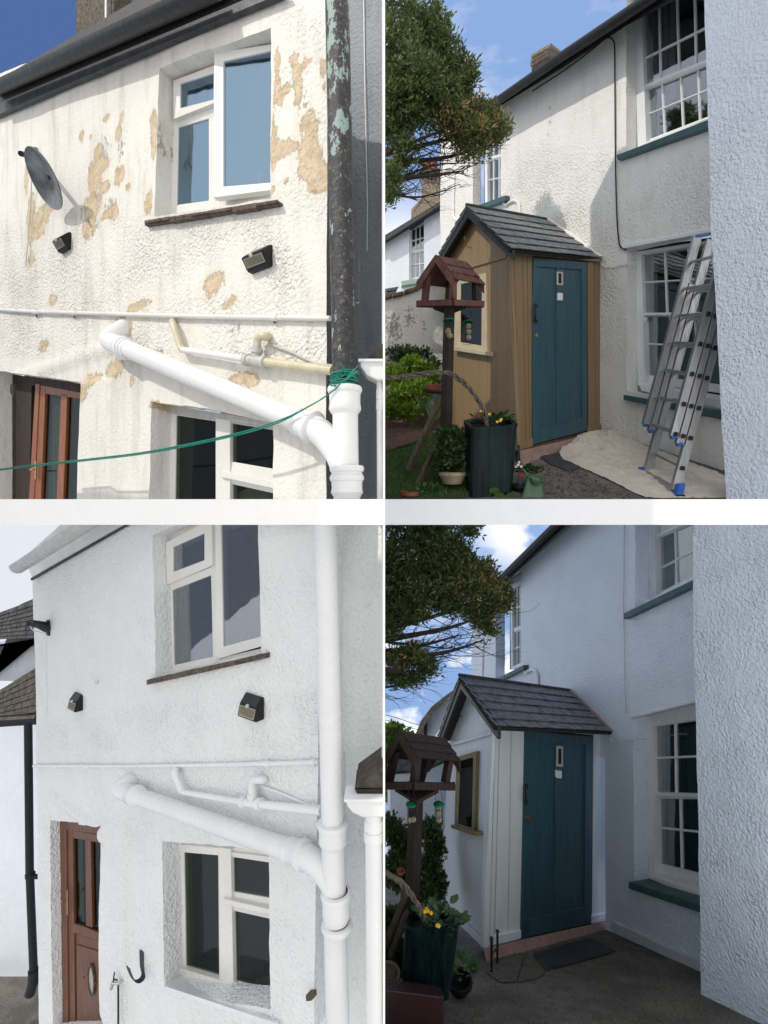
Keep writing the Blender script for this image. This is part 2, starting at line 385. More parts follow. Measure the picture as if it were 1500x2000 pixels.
def wall(name, mat_, pl, outer, holes, step, parent, reveal=.15, patches=(), molds=(), rough=None, jit=.006, und=.006, off=0.0, edge_back=0.0, label=None, bumps=()):
    P = dense([pl.uv(pl.at(x, y, off)) for x, y in outer], step, jit*.3)
    H = [(dense([pl.uv(pl.at(x, y, off)) for x, y in h], step*.8, jit)) for h in holes]
    vs = []; es = []
    for poly in [P]+H:
        b = len(vs); vs += poly; es += [(b+i, b+(i+1) % len(poly)) for i in range(len(poly))]
    us = [p[0] for p in P]; ws = [p[1] for p in P]
    u = min(us)+step*.5
    loops = [P]+H
    def nearedge(p):
        return any(abs(p[0]-q[0]) < step*.45 and abs(p[1]-q[1]) < step*.45 for poly in loops for q in poly)
    cells = {}
    for poly in loops:
        for q in poly: cells.setdefault((int(q[0]//step), int(q[1]//step)), []).append(q)
    i = 0
    while u < max(us):
        v = min(ws)+step*(.5 if i % 2 else .9)
        while v < max(ws):
            p = (u, v); ci = (int(u//step), int(v//step))
            if inside(p, P) and not any(inside(p, h) for h in H):
                ok = True
                for a in (-1, 0, 1):
                    for b in (-1, 0, 1):
                        for q in cells.get((ci[0]+a, ci[1]+b), ()):
                            if (q[0]-u)**2+(q[1]-v)**2 < (step*.4)**2: ok = False
                if ok: vs.append(p)
            v += step
        u += step*.87; i += 1
    ov, oe, of, *_ = delaunay_2d_cdt([V(p) for p in vs], es, [], 0, 1e-5)
    faces = []
    for f in of:
        c = sum((ov[k] for k in f), V((0, 0)))/len(f)
        if inside(c, P) and not any(inside(c, h) for h in H): faces.append(list(f))
    bl = [(pl.uv(pl.at(x, y, off)), ) for x, y in ()]
    BU = [(*e[:4], h) for e, h in zip(ell(pl, [b[:4] for b in bumps]), [b[4] for b in bumps])]
    def pos(p):
        q = pl.w3(p[0], p[1], off); d = und*noise.noise(q*1.7)*1.4+und*.5*noise.noise(q*6)
        for (cu, cv, ru, rv, hh) in BU:
            e = 1-max(abs(p[0]-cu)/ru, abs(p[1]-cv)/rv); d += hh*max(0, min(1, e*ru/.03))
        return q+pl.n*d
    mb = MB(); verts = [pos(p) for p in ov]
    uvs = [tuple(p) for p in ov]
    # orientation towards the viewer side
    for f in faces:
        a, b, c = verts[f[0]], verts[f[1]], verts[f[2]]
        if (b-a).cross(c-a).dot(pl.n) < 0: f.reverse()
    mb.add(verts, faces)
    for h, px in zip(H, holes):
        A = [pos(p) for p in h]; B = [a-pl.n*reveal for a in A]; n = len(A); k = len(mb.v)
        mb.add(A+B, [(i, (i+1) % n, n+(i+1) % n, n+i) for i in range(n)]); uvs += list(h)*2
    if edge_back:
        A = [pos(p) for p in P]; B = [a-pl.n*edge_back for a in A]; n = len(A)
        mb.add(A+B, [(i, (i+1) % n, n+(i+1) % n, n+i) for i in range(n)]); uvs += list(P)*2
    def fld(L, pts):
        L = ell(pl, L); out = []
        for (x, y) in pts:
            b = -1.0
            for (cu, cv, ru, rv) in L:
                d = 1-math.sqrt(((x-cu)/ru)**2+((y-cv)/rv)**2)
                if d > b: b = d
            out.append(b)
        return out
    at = {'patch': fld(patches, uvs), 'mold': fld(molds, uvs)}
    at['rough'] = [rough(*proj(pl.w3(x, y, off))) for x, y in uvs] if callable(rough) else [rough if rough is not None else .8]*len(uvs)
    o = mb.build(name, mat_, parent, attrs=at, smooth=True, label=label)
    return o
def room(pl, pxs, off, depth, parent, name='room_lining', shrink=0.0, m='room'):
    A = [pl.at(x, y, off) for x, y in pxs]; B = [a-pl.n*depth for a in A]; n = len(A)
    mb = MB().add(A+B, [(i, (i+1) % n, n+(i+1) % n, n+i) for i in range(n)]+[tuple(range(n, 2*n))])
    return mb.build(name, m, parent)
def pane(pl, pxs, off, parent, m='glass'): return MB().face(pl, pxs, off, .004).build('pane', m, parent)
# ================================================================== LEFT SIDE: one rear wall before (above) and after (below)
nA = V((-.55, -.83, 0)).normalized(); cA = -2.158/math.hypot(.55, .83)
PA = Pl(nA, nA*cA)
nC = V((-.58, -.81, 0)).normalized(); PC = Pl(nC, nC*(-2.147/math.hypot(.58, .81)))
def quadpx(*a): return [(a[i], a[i+1]) for i in range(0, len(a), 2)]
def grow(q, d):                                          # grow a pixel outline outwards a little
    cx = sum(p[0] for p in q)/len(q); cy = sum(p[1] for p in q)/len(q)
    return [(x+d*(1 if x > cx else -1), y+d*(1 if y > cy else -1)) for x, y in q]
def sash(win, pl, outer, inner, off, th, m='upvc', name='frame', gm='glass', inset=.012, bevel=.004):
    fr = MB().ring(pl, outer, inner, off, th, inset=inset).build(name, m, win, bevel=bevel)
    MB().face(pl, grow(inner, 1.5), off-inset-.008, .006).build('pane', gm, win)
    return fr
def solar_light(pl, xr, yt, yb, wid, label, grp, lip=(.085, .5, .045)):
    base = pl.at(xr, yb, 0.0); top = pl.at(xr, yt, 0.0); h = (top-base).z
    root = empty('solar_light', base, label, 'wall light', grp)
    lx, ly, bx = lip
    prof = [(0, 0), (0, h), (.012, h), (lx, h*ly), (bx, .012), (bx-.012, 0)]
    P = lambda t, pr: [base-pl.h*t+pl.n*o+V((0, 0, z)) for o, z in pr]
    MB().loft(P(0, prof), P(wid, prof)).build('housing', 'black_plastic', root, bevel=.004)
    # lens plate proud of the slanted lower face
    def fp(t, s, o):                                      # on the face between (.075,h*.62) and (.045,.02)
        a = V((lx, h*ly)); b = V((bx, .012)); d = (b-a); n = V((-d.y, d.x)).normalized()*-1
        n = n if n.x > 0 else -n
        q = a+d*s+n*o; return base-pl.h*t+pl.n*q.x+V((0, 0, q.y))
    A = [fp(wid*.07, .14, .002), fp(wid*.93, .14, .002), fp(wid*.93, .95, .002), fp(wid*.07, .95, .002)]
    B = [fp(wid*.07, .14, -.002), fp(wid*.93, .14, -.002), fp(wid*.93, .95, -.002), fp(wid*.07, .95, -.002)]
    MB().loft(A, B).build('lens', 'lens', root)
    mb = MB()
    for r_ in range(9):
        s = .22+.075*r_
        A = [fp(wid*.1, s, .0045), fp(wid*.9, s, .0045), fp(wid*.9, s+.022, .0045), fp(wid*.1, s+.022, .0045)]
        B = [fp(wid*.1, s, .001), fp(wid*.9, s, .001), fp(wid*.9, s+.022, .001), fp(wid*.1, s+.022, .001)]
        mb.loft(A, B)
    mb.build('led_rows', 'stone_sill', root)
    MB().ball(fp(wid*.5, .05, .008), h*.10, 10).build('sensor', 'grey_plastic', root, smooth=True)
    P2 = [(.016, h+.001), (lx-.002, h*ly+.006), (lx-.004, h*ly+.002), (.014, h-.004)]
    MB().loft(P(wid*.06, P2), P(wid*.94, P2)).build('solar_panel', 'navy_fascia', root)
    return root
def collar(mb, p, ax, r, L, flare=1.35, s=1):            # socket: bead, bell, neck
    prof = [(-.012, r), (-.008, r*flare*1.02), (.006, r*flare*1.06), (.02, r*flare), (.022, r*flare*.95), (L*.55, r*flare*.93), (L*.8, r*flare*.98), (L*.9, r*flare*.9), (L, r*1.06), (L+.012, r)]
    return mb.lathe(p, ax, prof, 28)
def pipe_px(pl, pts, off): return [pl.at(x, y, off) for x, y in pts]
# ------------------------------------------------------------------ BEFORE house
hA = empty('old_rendered_house', PA.at(400, 990), 'rendered house wall with cream paint flaking to tan patches, brown door and two windows', 'house')
win1 = quadpx(311, 134, 400, 99, 450, 84, 529, 54, 529, 388, 303, 424)
win2 = quadpx(296, 785, 400, 797, 533, 826, 533, 1012, 290, 1012)
doorA = quadpx(-14, 722, 50, 732, 100, 738, 158, 747, 148, 1012, -14, 1012)
pat = [(206,231,8,8),(238,228,5,12),(230,262,6,18),(159,267,5,14),(178,268,3,6),(191,296,9,14),(192,320,14,12),(197,325,18,14),(232,343,10,20),(183,345,12,34),(203,365,12,14),(250,365,6,10),(178,405,18,30),(175,445,14,20),(205,420,10,10),(222,415,10,16),(80,430,18,25),(95,410,12,12),(75,450,16,18),(60,430,8,50),(52,350,4,30),(300,245,7,32),(301,285,6,32),(290,400,8,22),(293,385,6,14),
 (541,120,6,27),(541,165,7,20),(545,190,11,18),(557,175,13,14),(575,112,11,12),(578,135,8,24),(582,165,9,20),(582,190,8,16),(592,125,10,10),(605,115,12,6),(630,130,7,22),(632,165,5,20),(535,235,5,16),(537,258,7,14),(535,285,10,20),(552,292,20,18),(565,290,12,12),(540,305,14,14),(600,240,14,24),(610,250,15,22),(603,270,18,18),(600,295,22,24),(605,325,26,28),(622,340,22,28),(630,360,14,20),(612,360,16,12),(580,282,12,7),(558,357,7,8),(533,375,4,14),(534,330,3,8),
 (418,552,22,18),(410,578,10,7),(455,585,8,10),(440,595,8,10),(268,598,26,10),(232,640,14,20),(250,640,10,12),(102,585,8,12),(85,675,10,12),(180,745,20,15),(165,770,16,20),(225,720,18,18),(470,740,30,14),(490,745,16,10),(300,790,10,8),(258,745,5,12),(60,505,6,14)]
def roughA(x, y):
    a = max(0, min(1, (y-420-(x-60)*-.06)/30)); b = .25 if y > 700 else 1
    n_ = .5+.9*noise.noise(V((x*.012, y*.012, 3)))
    side = .45 if (x > 530 and y < 420) else .12
    return max(side*max(.2, n_), a*b*max(.1, n_))
wall('wall', 'old_render', PA, [(-20, 1012), (-20, 150), (430, -20), (641, -20), (636, 1012)], [win1, win2, doorA], .042, hA, .17, pat, [(200, 300, 34, 70), (235, 290, 16, 50), (215, 400, 30, 40), (60, 520, 10, 10), (590, 200, 24, 50), (575, 120, 20, 20), (300, 690, 60, 20), (460, 640, 60, 16)], roughA,
     bumps=[(197, 900, 34, 170, .035), (90, 720, 150, 12, .02)])
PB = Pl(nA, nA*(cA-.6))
wall('side_wall', 'grey_render', PB, [(600, 1012), (600, -20), (751, -20), (751, 1012)], [], .06, hA, rough=.5)  # set-back wall; the dark grey puts its shade into the colour
# upper window: fixed lights and an open casement
wA = empty('window', PA.at(420, 400), None, None); wA.parent = hA; wA.location = PA.at(420, 400)-WL[hA]
wA.name = 'window'
o1 = -.125
sash(wA, PA, quadpx(338,157,420,126,420,200,338,233), quadpx(352,164,417,143,417,194,352,211), o1+.028, .055, 'upvc', 'sash', 'sky_glass')
sash(wA, PA, quadpx(338,236,421,207,421,404,334,416), quadpx(348,249,417,229,417,390,345,400), o1, .05, 'upvc', 'frame', 'sky_glass')
MB().face(PA, quadpx(336,150,535,83,535,104,336,166), o1-.03, .03).build('head_frame', 'upvc', wA)
MB().face(PA, quadpx(332,404,545,375,545,390,330,419), o1, .06).build('bottom_rail', 'upvc', wA, bevel=.004)
MB().face(PA, quadpx(408,120,432,112,432,402,408,404), o1-.012, .04).build('mullion', 'upvc', wA)
# casement swung a little outwards: its left edge nearer to the viewer
def tilt_ring(outer, inner, o_l, o_r, th, xl, xr):
    f = lambda x, y, d=0: PA.at(x, y, o_l+(o_r-o_l)*(x-xl)/(xr-xl)-d)
    o = [f(x, y) for x, y in outer]; i = [f(x, y, .012) for x, y in inner]; b = -PA.n*th
    vs = o+i+[p+b for p in o]+[p+b*.75 for p in i]; fs = []
    for k in range(4):
        j = (k+1) % 4; fs += [(k, j, 4+j, 4+k), (k, 8+k, 8+j, j), (4+k, 4+j, 12+j, 12+k), (8+k, 12+k, 12+j, 8+j)]
    return MB().add(vs, fs), [f(x, y, .022) for x, y in grow(inner, 2)]
cm_, gl_ = tilt_ring(quadpx(418,103,536,85,536,370,416,386), quadpx(436,120,530,99,530,356,436,364), -.035, -.075, .055, 416, 536)
cs = cm_.build('open_casement', 'upvc', wA, bevel=.004)
MB().prism(gl_, -PA.n*.006).build('pane', 'sky_glass', wA)
room(PA, quadpx(330,150,545,70,545,420,326,424), o1-.07, .55, wA)
MB().face(PA, quadpx(356,170,378,163,376,398,350,402), o1-.12, .01).build('curtain', 'curtain', wA)
MB().lathe(PA.at(506, 356, -.2), (0, 0, 1), [(0, .012), (.05, .013), (.07, .006), (.085, .005)], 12).build('bottle', 'bottle', wA, smooth=True)
# slate sill
sm = MB()
xs = [282, 330, 372, 405, 452, 500, 541]
for a, b in zip(xs[:-1], xs[1:]):
    y = lambda x: 431-(x-282)*.158
    for k in range(2):
        d = random.uniform(-.006, .006)
        t0 = 4.6*k; off = .05+d-.008*k
        sm.face(PA, [(a+.4, y(a)+t0), (b-.2, y(b)+t0+random.uniform(-.8, .8)), (b-.2, y(b)+t0+4.4+random.uniform(-.5, .6)), (a+.4, y(a)+t0+4.6)], off, .18+off)
sm.build('stone_sill', 'stone_sill', hA)
# lower window
wB = empty('window', PA.at(430, 1005), None, None); wB.parent = hA; wB.location = PA.at(430, 1005)-WL[hA]
o2 = -.15
MB().face(PA, quadpx(325,790,545,826,545,842,325,806), o2+.002, .05).build('head_frame', 'grey_plastic', wB)
sash(wB, PA, quadpx(333,802,424,815,424,1012,329,1012), quadpx(344,811,421,823,421,1008,341,1008), o2-.01, .05, 'upvc', 'frame', 'dark_glass')
MB().face(PA, quadpx(421,816,449,821,449,1012,421,1012), o2+.01, .06).build('mullion', 'upvc', wB, bevel=.004)
sash(wB, PA, quadpx(446,818,545,834,545,950,446,924), quadpx(451,825,541,838,541,917,450,901), o2+.004, .05, 'upvc', 'sash', 'dark_glass')
MB().face(PA, quadpx(430,918,545,942,545,957,430,932), o2+.03, .05).build('transom', 'upvc', wB, bevel=.006)
sash(wB, PA, quadpx(446,934,545,957,545,1012,446,1012), quadpx(451,945,541,965,541,1009,450,1009), o2+.002, .05, 'upvc', 'frame', 'dark_glass')
room(PA, quadpx(325,790,545,826,545,1015,320,1015), o2-.06, .6, wB)
# back door
dA = MB().face(PA, quadpx(-14,738,160,772,160,1013,-14,1013), -.2, .05)
dA = empty('door', PA.at(90, 1005), None, None); dA.parent = hA; dA.location = PA.at(90, 1005)-WL[hA]
od = -.17
MB().face(PA, quadpx(48,728,170,752,170,772,48,750), od+.0, .07).build('head_frame', 'dark_wood', dA)
MB().face(PA, quadpx(-14,722,62,738,57,1012,-14,1012), od-.005, .05).build('side_frame', 'dark_wood', dA)
MB().face(PA, quadpx(69,749,77,750,64,1012,54,1012), od+.01, .05).build('jamb', 'door_brown', dA, bevel=.004)
def stile(*q, o=od+.002, nm='stile', m='door_brown'): return MB().face(PA, quadpx(*q), o, .045).build(nm, m, dA, bevel=.004)
stile(79,752,89,754,78,1012,65,1012); stile(89,754,165,768,165,780,89,769, nm='top_rail'); stile(119,768,131,770,122,1012,109,1012)
MB().face(PA, quadpx(84,765,170,776,165,1012,74,1012), od-.02, .006).build('pane', 'dark_glass', dA)
MB().face(PA, quadpx(88,775,120,779,110,1012,78,1012), od-.06, .01).build('curtain', 'curtain', dA)
room(PA, quadpx(50,740,175,756,170,1015,40,1015), od-.04, .4, dA)
hb = MB(); p = PA.at(70, 918, od+.025); hb.box(p, PA.h*.012, PA.n*.005, V((0, 0, .09))); hb.tube([p+PA.n*.02, p+PA.n*.05, p+PA.n*.05+PA.h*.09], .009, 8)
hb.build('handle', 'brass', dA, smooth=True)
# eaves: gutter and fascia
mb = MB(); L = [(-20, 231), (50, 202), (320, 85), (440, 34), (560, -16)]
fa = MB().face(PA, quadpx(-20,231,440,34,560,-16,520,-20,360,48,-20,208), .05, .04); fa.build('fascia', 'navy_fascia', hA, bevel=.004)
MB().face(PA, quadpx(-20,208,360,48,500,-20,300,-20,-20,165), .02, .06).build('soffit_board', 'black_iron', hA)
g = []
a = PA.at(-20, 176, .16); b = PA.at(420, -24, .16)
cols = []
for k in range(9):
    t = math.pi*k/8; cols.append((math.cos(t)*.062, -math.sin(t)*.062))
ring_a = [a+PA.n*x+V((0, 0, z)) for x, z in cols]+[a+PA.n*x*.93+V((0, 0, z*.93)) for x, z in reversed(cols)]
mb = MB().loft(ring_a, [p+(b-a) for p in ring_a]); mb.build('gutter', 'black_iron', hA, smooth=True)
rf = MB().prism([PA.at(-20, 172, .10), PA.at(430, -36, .10), PA.at(430, -36, .10)-PA.n*.7+V((0, 0, .3)), PA.at(-20, 172, .10)-PA.n*.7+V((0, 0, .3))], V((0, 0, -.05)))
rf.build('roof', 'old_tiles', hA)
chp = Pl(nA, nA*(cA-1.0))
c0 = MB().face(chp, quadpx(148,102,222,66,222,-30,148,-30), 0, .6); c0.build('chimney', 'chimney_stone', hA, bevel=.01)
MB().tube([chp.at(207, 80, .05), chp.at(207, -30, .05)], .012, 8).build('aerial_pole', 'white_paint', hA, smooth=True)
# added edge-on parapet wall, its outline shaped to shade the right-hand garden
fl = [(2.92, .08), (2.92, 7.4), (4.25, 7.05), (4.72, 6.5), (4.72, .4)]
MB().loft([V((-.006, d, z)) for d, z in fl], [V((-.012, d, z)) for d, z in fl]).build('gable_wall', 'white_paint', hA)
# things fixed to the wall
solar_light(PA, 533, 479, 521, .18, 'black solar wall light on the flaking wall below the open window, larger of two', 'solar lights on the old wall')
solar_light(PA, 139.5, 454, 487, .155, 'black solar wall light on the flaking wall near the satellite dish, smaller of two', 'solar lights on the old wall')
cd_ = empty('conduit', PA.at(340, 616), 'thin cream conduit pipe clipped horizontally along the flaking wall', 'conduit')
MB().tube(pipe_px(PA, [(-20, 603), (50, 608), (246, 614), (390, 618.5), (645, 622)], .02), .0145, 12).build('tube', 'upvc_cream', cd_, smooth=True)
for x, y in ((70, 609), (144, 611), (535, 620.5)):
    MB().tube([PA.at(x-4, y, .02), PA.at(x+7, y+.2, .02)], .0195, 12).build('coupler', 'upvc_cream', cd_, smooth=True)
    MB().tube([PA.at(x+1, y-6, .02), PA.at(x+1, y+9, .015), PA.at(x+1, y+11, -.01)], .004, 6).build('clip', 'black_iron', cd_)
wp = empty('waste_pipe', PA.at(500, 720), 'cream and grey plastic waste pipe with tee and elbow on the flaking wall', 'pipe')
MB().tube(bez([PA.at(340, 626, -.02), PA.at(337, 630, .035), PA.at(341, 641, .05), PA.at(352, 676, .05), PA.at(356, 683, .05)], 6), .0235, 14).build('elbow', 'old_cream_plastic', wp, smooth=True)
MB().tube(pipe_px(PA, [(355, 683), (482, 702)], .05), .0205, 14).build('pipe', 'gloss_white', wp, smooth=True)
t_ = MB(); t_.tube(pipe_px(PA, [(480, 702.5), (518, 708)], .05), .031, 16); t_.tube([PA.at(500, 702, .05), PA.at(502, 676, .05)], .026, 14)
for x, y in ((482, 702.7), (515, 707.6)): t_.tube(pipe_px(PA, [(x-3, y-.4), (x+4, y+.6)], .05), .037, 16)
t_.tube([PA.at(501, 690, .05), PA.at(502, 681, .05)], .034, 10); t_.build('tee', 'grey_plastic', wp, smooth=True)
MB().tube(pipe_px(PA, [(517, 707), (650, 724)], .05), .026, 16).build('pipe', 'old_cream_plastic', wp, smooth=True, label='thicker cream end of the pipe')
MB().tube(bez([PA.at(502, 682, .05), PA.at(502, 668, .05), PA.at(507, 658, .05), PA.at(520, 657, .04), PA.at(526, 657, -.02)], 6), .0245, 14).build('elbow', 'old_cream_plastic', wp, smooth=True)
MB().tube(bez([PA.at(524, 672, .01), PA.at(560, 684, .012), PA.at(600, 703, .012), PA.at(620, 711, .02), PA.at(650, 714, .03)], 6), .0075, 8).build('wall_cable', 'grey_plastic', None, smooth=True, label='thin grey cable sagging from the waste pipe elbow to the black downpipe', cat='cable')
# soil pipe: black cast iron above, white plastic below, thick white branch
def stack(pl, name, label, top, coll_top, y_end, off, r, upper_mat, pts, branch, el, y_coll, tail=None):
    root = empty(name, pl.at(*y_end, off), label, 'pipe')
    a, b = top; up = MB().tube([pl.at(*a, off), pl.at(*b, off)], r, 28); up.build('upper_pipe', upper_mat, root, smooth=True)
    (cx, cy), L = coll_top; ax = (pl.at(*y_end, off)-pl.at(*b, off)).normalized()
    mb = MB(); collar(mb, pl.at(cx, cy, off), ax, r, L); mb.build('collar', 'gloss_white', root, smooth=True)
    MB().tube([pl.at(*b, off), pl.at(*y_end, off)], r*1.04, 28).build('lower_pipe', 'gloss_white', root, smooth=True)
    for (x, y, LL) in y_coll:
        mb = MB(); collar(mb, pl.at(x, y, off), ax, r*1.04, LL, 1.28); mb.build('collar', 'gloss_white', root, smooth=True)
    return root, ax
stA, axA = stack(PA, 'soil_pipe', 'thick flaking black iron pipe joined below to a glossy white pipe with a branch', ((658, -25), (674, 775)), ((673.5, 760), .13), (677, 1012), .10, .0625, 'flaking_iron', None, None, None, [(677.5, 914, .045), (677.5, 932, .10)])
def branch(pl, root, ps, col1, col2, ypts, r1, wallpt):
    MB().tube(ps, [r1]*len(ps), 28).build('branch_pipe', 'gloss_white', root, smooth=True)
    d = (ps[-1]-ps[0]).normalized()
    mb = MB(); mb.lathe(col1, d, [(-.09, r1*1.02), (-.085, r1*1.15), (-.02, r1*1.18), (-.01, r1*1.3), (.03, r1*1.32), (.035, r1*1.2), (.055, r1*1.2), (.06, r1*1.08), (.09, r1*1.08), (.095, r1)], 28); mb.build('collar', 'gloss_white', root, smooth=True)
    mb = MB(); mb.lathe(col2, d, [(-.035, r1), (-.03, r1*1.18), (-.015, r1*1.2), (-.01, r1*1.14), (.05, r1*1.25), (.07, r1*1.42), (.09, r1*1.42), (.10, r1*1.25), (.105, r1)], 28); mb.build('collar', 'gloss_white', root, smooth=True)
    MB().tube(bez(ypts, 7), [r1*1.12]*(len(ypts)*7-6), 28).build('y_joint', 'gloss_white', root, smooth=True)
    MB().tube(bez(wallpt, 7), [r1*(.62 if i < 4 else 1.12) for i in range(len(wallpt)*7-6)], 24).build('elbow', 'gloss_white', root, smooth=True)
branch(PA, stA, [PA.at(228, 673, .10), PA.at(604, 832, .10)], PA.at(241, 679, .10), PA.at(590, 826, .10),
       [PA.at(600, 830, .10), PA.at(622, 841, .10), PA.at(642, 860, .10), PA.at(661, 886, .10), PA.at(674, 915, .10)], .064,
       [PA.at(246, 640, -.05), PA.at(239, 645, .02), PA.at(222, 655, .08), PA.at(214, 664, .10), PA.at(226, 673, .10), PA.at(240, 678.5, .10)])
# washing line
rope = [PA.at(-20, 919, .22), PA.at(50, 910, .22), PA.at(170, 897, .22), PA.at(290, 882, .22), PA.at(440, 852, .21), PA.at(540, 823, .2), PA.at(610, 790, .19), PA.at(652, 762, .19), PA.at(668, 742, .18)]
rp = empty('washing_line', PA.at(674, 758, .1), 'thin green washing line stretched across the wall and tied round the pipe', 'rope')
MB().tube(bez(rope, 10), [.0058]*3+[.0052]*40+[.0036]*38, 6).build('line', 'green_rope', rp, smooth=True)
MB().tube(bez([p-V((0, 0, .010)) for p in rope[:6]]+[rope[6]], 10), .004, 6).build('line', 'green_rope', rp, smooth=True)
kn = MB(); c = PA.at(673, 747, .10)
for k in range(9):
    z0 = -.055+.013*k; tl = random.uniform(-.03, .03)
    kn.tube([c+V((math.cos(t)*.070, math.sin(t)*.070, z0+tl*math.cos(t+k))) for t in [i*math.pi/9 for i in range(19)]], .005, 5)
for k in range(9):
    q = c+PA.n*.075+V((random.uniform(-.04, .05), 0, random.uniform(-.03, .03)))
    kn.tube(bez([q, q+V((random.uniform(-.02, .05), -.02, random.uniform(-.02, .04))), q+V((random.uniform(-.02, .09), -.02, random.uniform(-.03, .08)))], 4), .003, 5)
kn.build('knot', 'green_rope', rp, smooth=True)
# satellite dish
C = PA.at(85, 350, .22); vd = C.normalized(); maj = None
mdir = V((.98, 0, .18)); mdir = (mdir-vd*mdir.dot(vd)).normalized()
axd = (-vd*.39-mdir*.92).normalized()
ds = empty('satellite_dish', PA.at(60, 308, 0), 'grey weathered satellite dish on a black bracket at the left of the flaking wall', 'satellite dish')
prof = [(-.055+.055*(r/.22)**2, r) for r in [.22*i/10 for i in range(11)]]
mb = MB(); mb.lathe(C, axd, [(t, max(r, .001)) for t, r in prof]+[(.004, .222)]+[(t-.008, max(r, .001)) for t, r in reversed(prof)], 40); mb.build('dish', 'dish_grey', ds, smooth=True)
br = MB(); br.box(PA.at(66, 307, .012), PA.h*.05, PA.n*.012, V((0, 0, .07))); br.tube([PA.at(66, 304, .02), PA.at(66, 304, .14), C-axd*.06], .02, 8)
br.tube([PA.at(66, 306, .1), PA.at(40, 300, .25)], .022, 8); br.build('bracket', 'black_iron', ds)
MB().tube(bez([PA.at(62, 322, .06), PA.at(61, 380, .03), PA.at(58, 430, .02), PA.at(52, 500, .02), PA.at(50, 520, .01)], 6), .004, 6).build('cable', 'grey_plastic', ds)
st_ = MB(); st_.tube([PA.at(172, 430, .0), PA.at(165, 428, .05)], .010, 10); st_.build('overflow_stub', 'grey_plastic', None, smooth=True, label='small grey overflow pipe stub on a tan patch of the flaking wall', cat='pipe')
MB().tube(pipe_px(PB, [(710, -20), (713, 200), (718, 400), (717, 490)], .012), .004, 6).build('wall_cable', 'gloss_white', None, label='thin white cable running down the shaded side wall', cat='cable')
# lean-to roof corner, hopper gutter and downpipe at the right edge of each left-hand view
def corner_drain(dy, x0, hop, dp, plz, lab, tiles):
    P_ = Pl((0, -1, 0), (0, plz, 0))
    rt = empty('rain_gutter', P_.at((hop[0]+749)/2, hop[3]), 'white gutter end and downpipe at the right edge '+lab, 'gutter')
    y0, y1 = hop[1], hop[3]
    A = [P_.at(hop[0], y0), P_.at(750, y0), P_.at(750, y1), P_.at(hop[0]+34, y1), P_.at(hop[0]+14, y0+(y1-y0)*.75), P_.at(hop[0]+3, y0+(y1-y0)*.35)]
    MB().prism(A, V((0, .10, 0))).build('gutter', 'gloss_white', rt, bevel=.008)
    MB().prism([P_.at(hop[0]-2, y0-2, .0)-V((0, .012, 0)), P_.at(750, y0-2)-V((0, .012, 0)), P_.at(750, y0+3)-V((0, .012, 0)), P_.at(hop[0]-2, y0+3)-V((0, .012, 0))], V((0, .13, 0))).build('gutter_lip', 'gloss_white', rt)
    xa, xb, ye = dp; r = (xb-xa)/2/1000*plz; cx = (xa+xb)/2
    p0 = P_.at(cx, y1-4)+V((0, .05, 0)); p1 = V((p0.x+.03, p0.y, P_.at(cx, ye).z))
    r = min(r, -.003-p0.x) if p0.x+r > -.003 else r
    p1.x = min(p1.x, -.003-r)
    MB().tube([p0, p1], r, 20).build('downpipe', 'gloss_white', rt, smooth=True)
    for k in range(2):
        z = P_.at(0, y1+14+k*22).z; MB().lathe((p0.x, p0.y, z), (0, 0, -1), [(0, r), (.002, r*1.12), (.05, r*1.14), (.052, r)], 20).build('socket', 'gloss_white', rt, smooth=True)
    TL_ = [P_.at(x, y) for x, y in tiles]
    MB().prism([p+V((0, .05, 0)) for p in TL_], V((0, .25, 0))).build('roof_corner', 'old_tiles', None, label='dark slate corner of a lean-to roof above the white gutter '+lab, cat='roof')
    zb = max(t[1] for t in tiles)
    MB().prism([P_.at(tiles[0][0]-2, zb)+V((0, .04, 0)), P_.at(750, zb)+V((0, .04, 0)), P_.at(750, zb+11)+V((0, .04, 0)), P_.at(tiles[0][0]+4, zb+11)+V((0, .04, 0))], V((0, .2, 0))).build('eaves_board', 'black_iron', None, label='black eaves board under the slate corner '+lab, cat='board')
corner_drain(0, 0, (702, 704, 749, 742), (735, 748, 1012), 2.62, 'of the flaking house', [(719, 692), (750, 662), (750, 693)])
# ------------------------------------------------------------------ AFTER house
hC = empty('white_rendered_house', PC.at(400, 1990), 'freshly painted white rendered house wall with brown back door and two windows', 'house')
w1 = quadpx(298, 1046, 372, 1012, 503, 1012, 510, 1272, 304, 1322)
w2 = quadpx(316, 1643, 400, 1649, 470, 1657, 524, 1669, 529, 1972, 321, 1931)
dC = quadpx(97, 1603, 150, 1606, 197, 1613, 202, 2012, 103, 2012)
def roughC(x, y):
    a = max(0, min(1, (y-(1395-(x-65)*.11))/25)); b = 1 if y < 1465 else .4
    n_ = .55+.9*noise.noise(V((x*.012, y*.012, 9)))
    return .30+.10*n_+.28*a*b*max(.3, min(1, n_))
wall('wall', 'new_render', PC, [(76, 2012), (71, 1399), (67, 1255), (63, 1125), (62, 1080), (250, 1008), (627, 1008), (618, 1700), (614, 2012)], [w1, w2, dC], .042, hC, .17, (), (), roughC, edge_back=.5,
     bumps=[(222, 1800, 27, 230, .03), (150, 1590, 62, 11, .03), (300, 1412, 300, 4, .006)])
PD_ = Pl(nC, PC.p-nC*.25)
wall('side_wall', 'new_render', PD_, [(590, 2012), (590, 1008), (751, 1008), (751, 2012)], [], .05, hC, rough=.3, bumps=[(690, 1250, 33, 250, .05)])
wC = empty('window', PC.at(420, 1300), None, None); wC.parent = hC; wC.location = PC.at(420, 1300)-WL[hC]
q1 = -.13
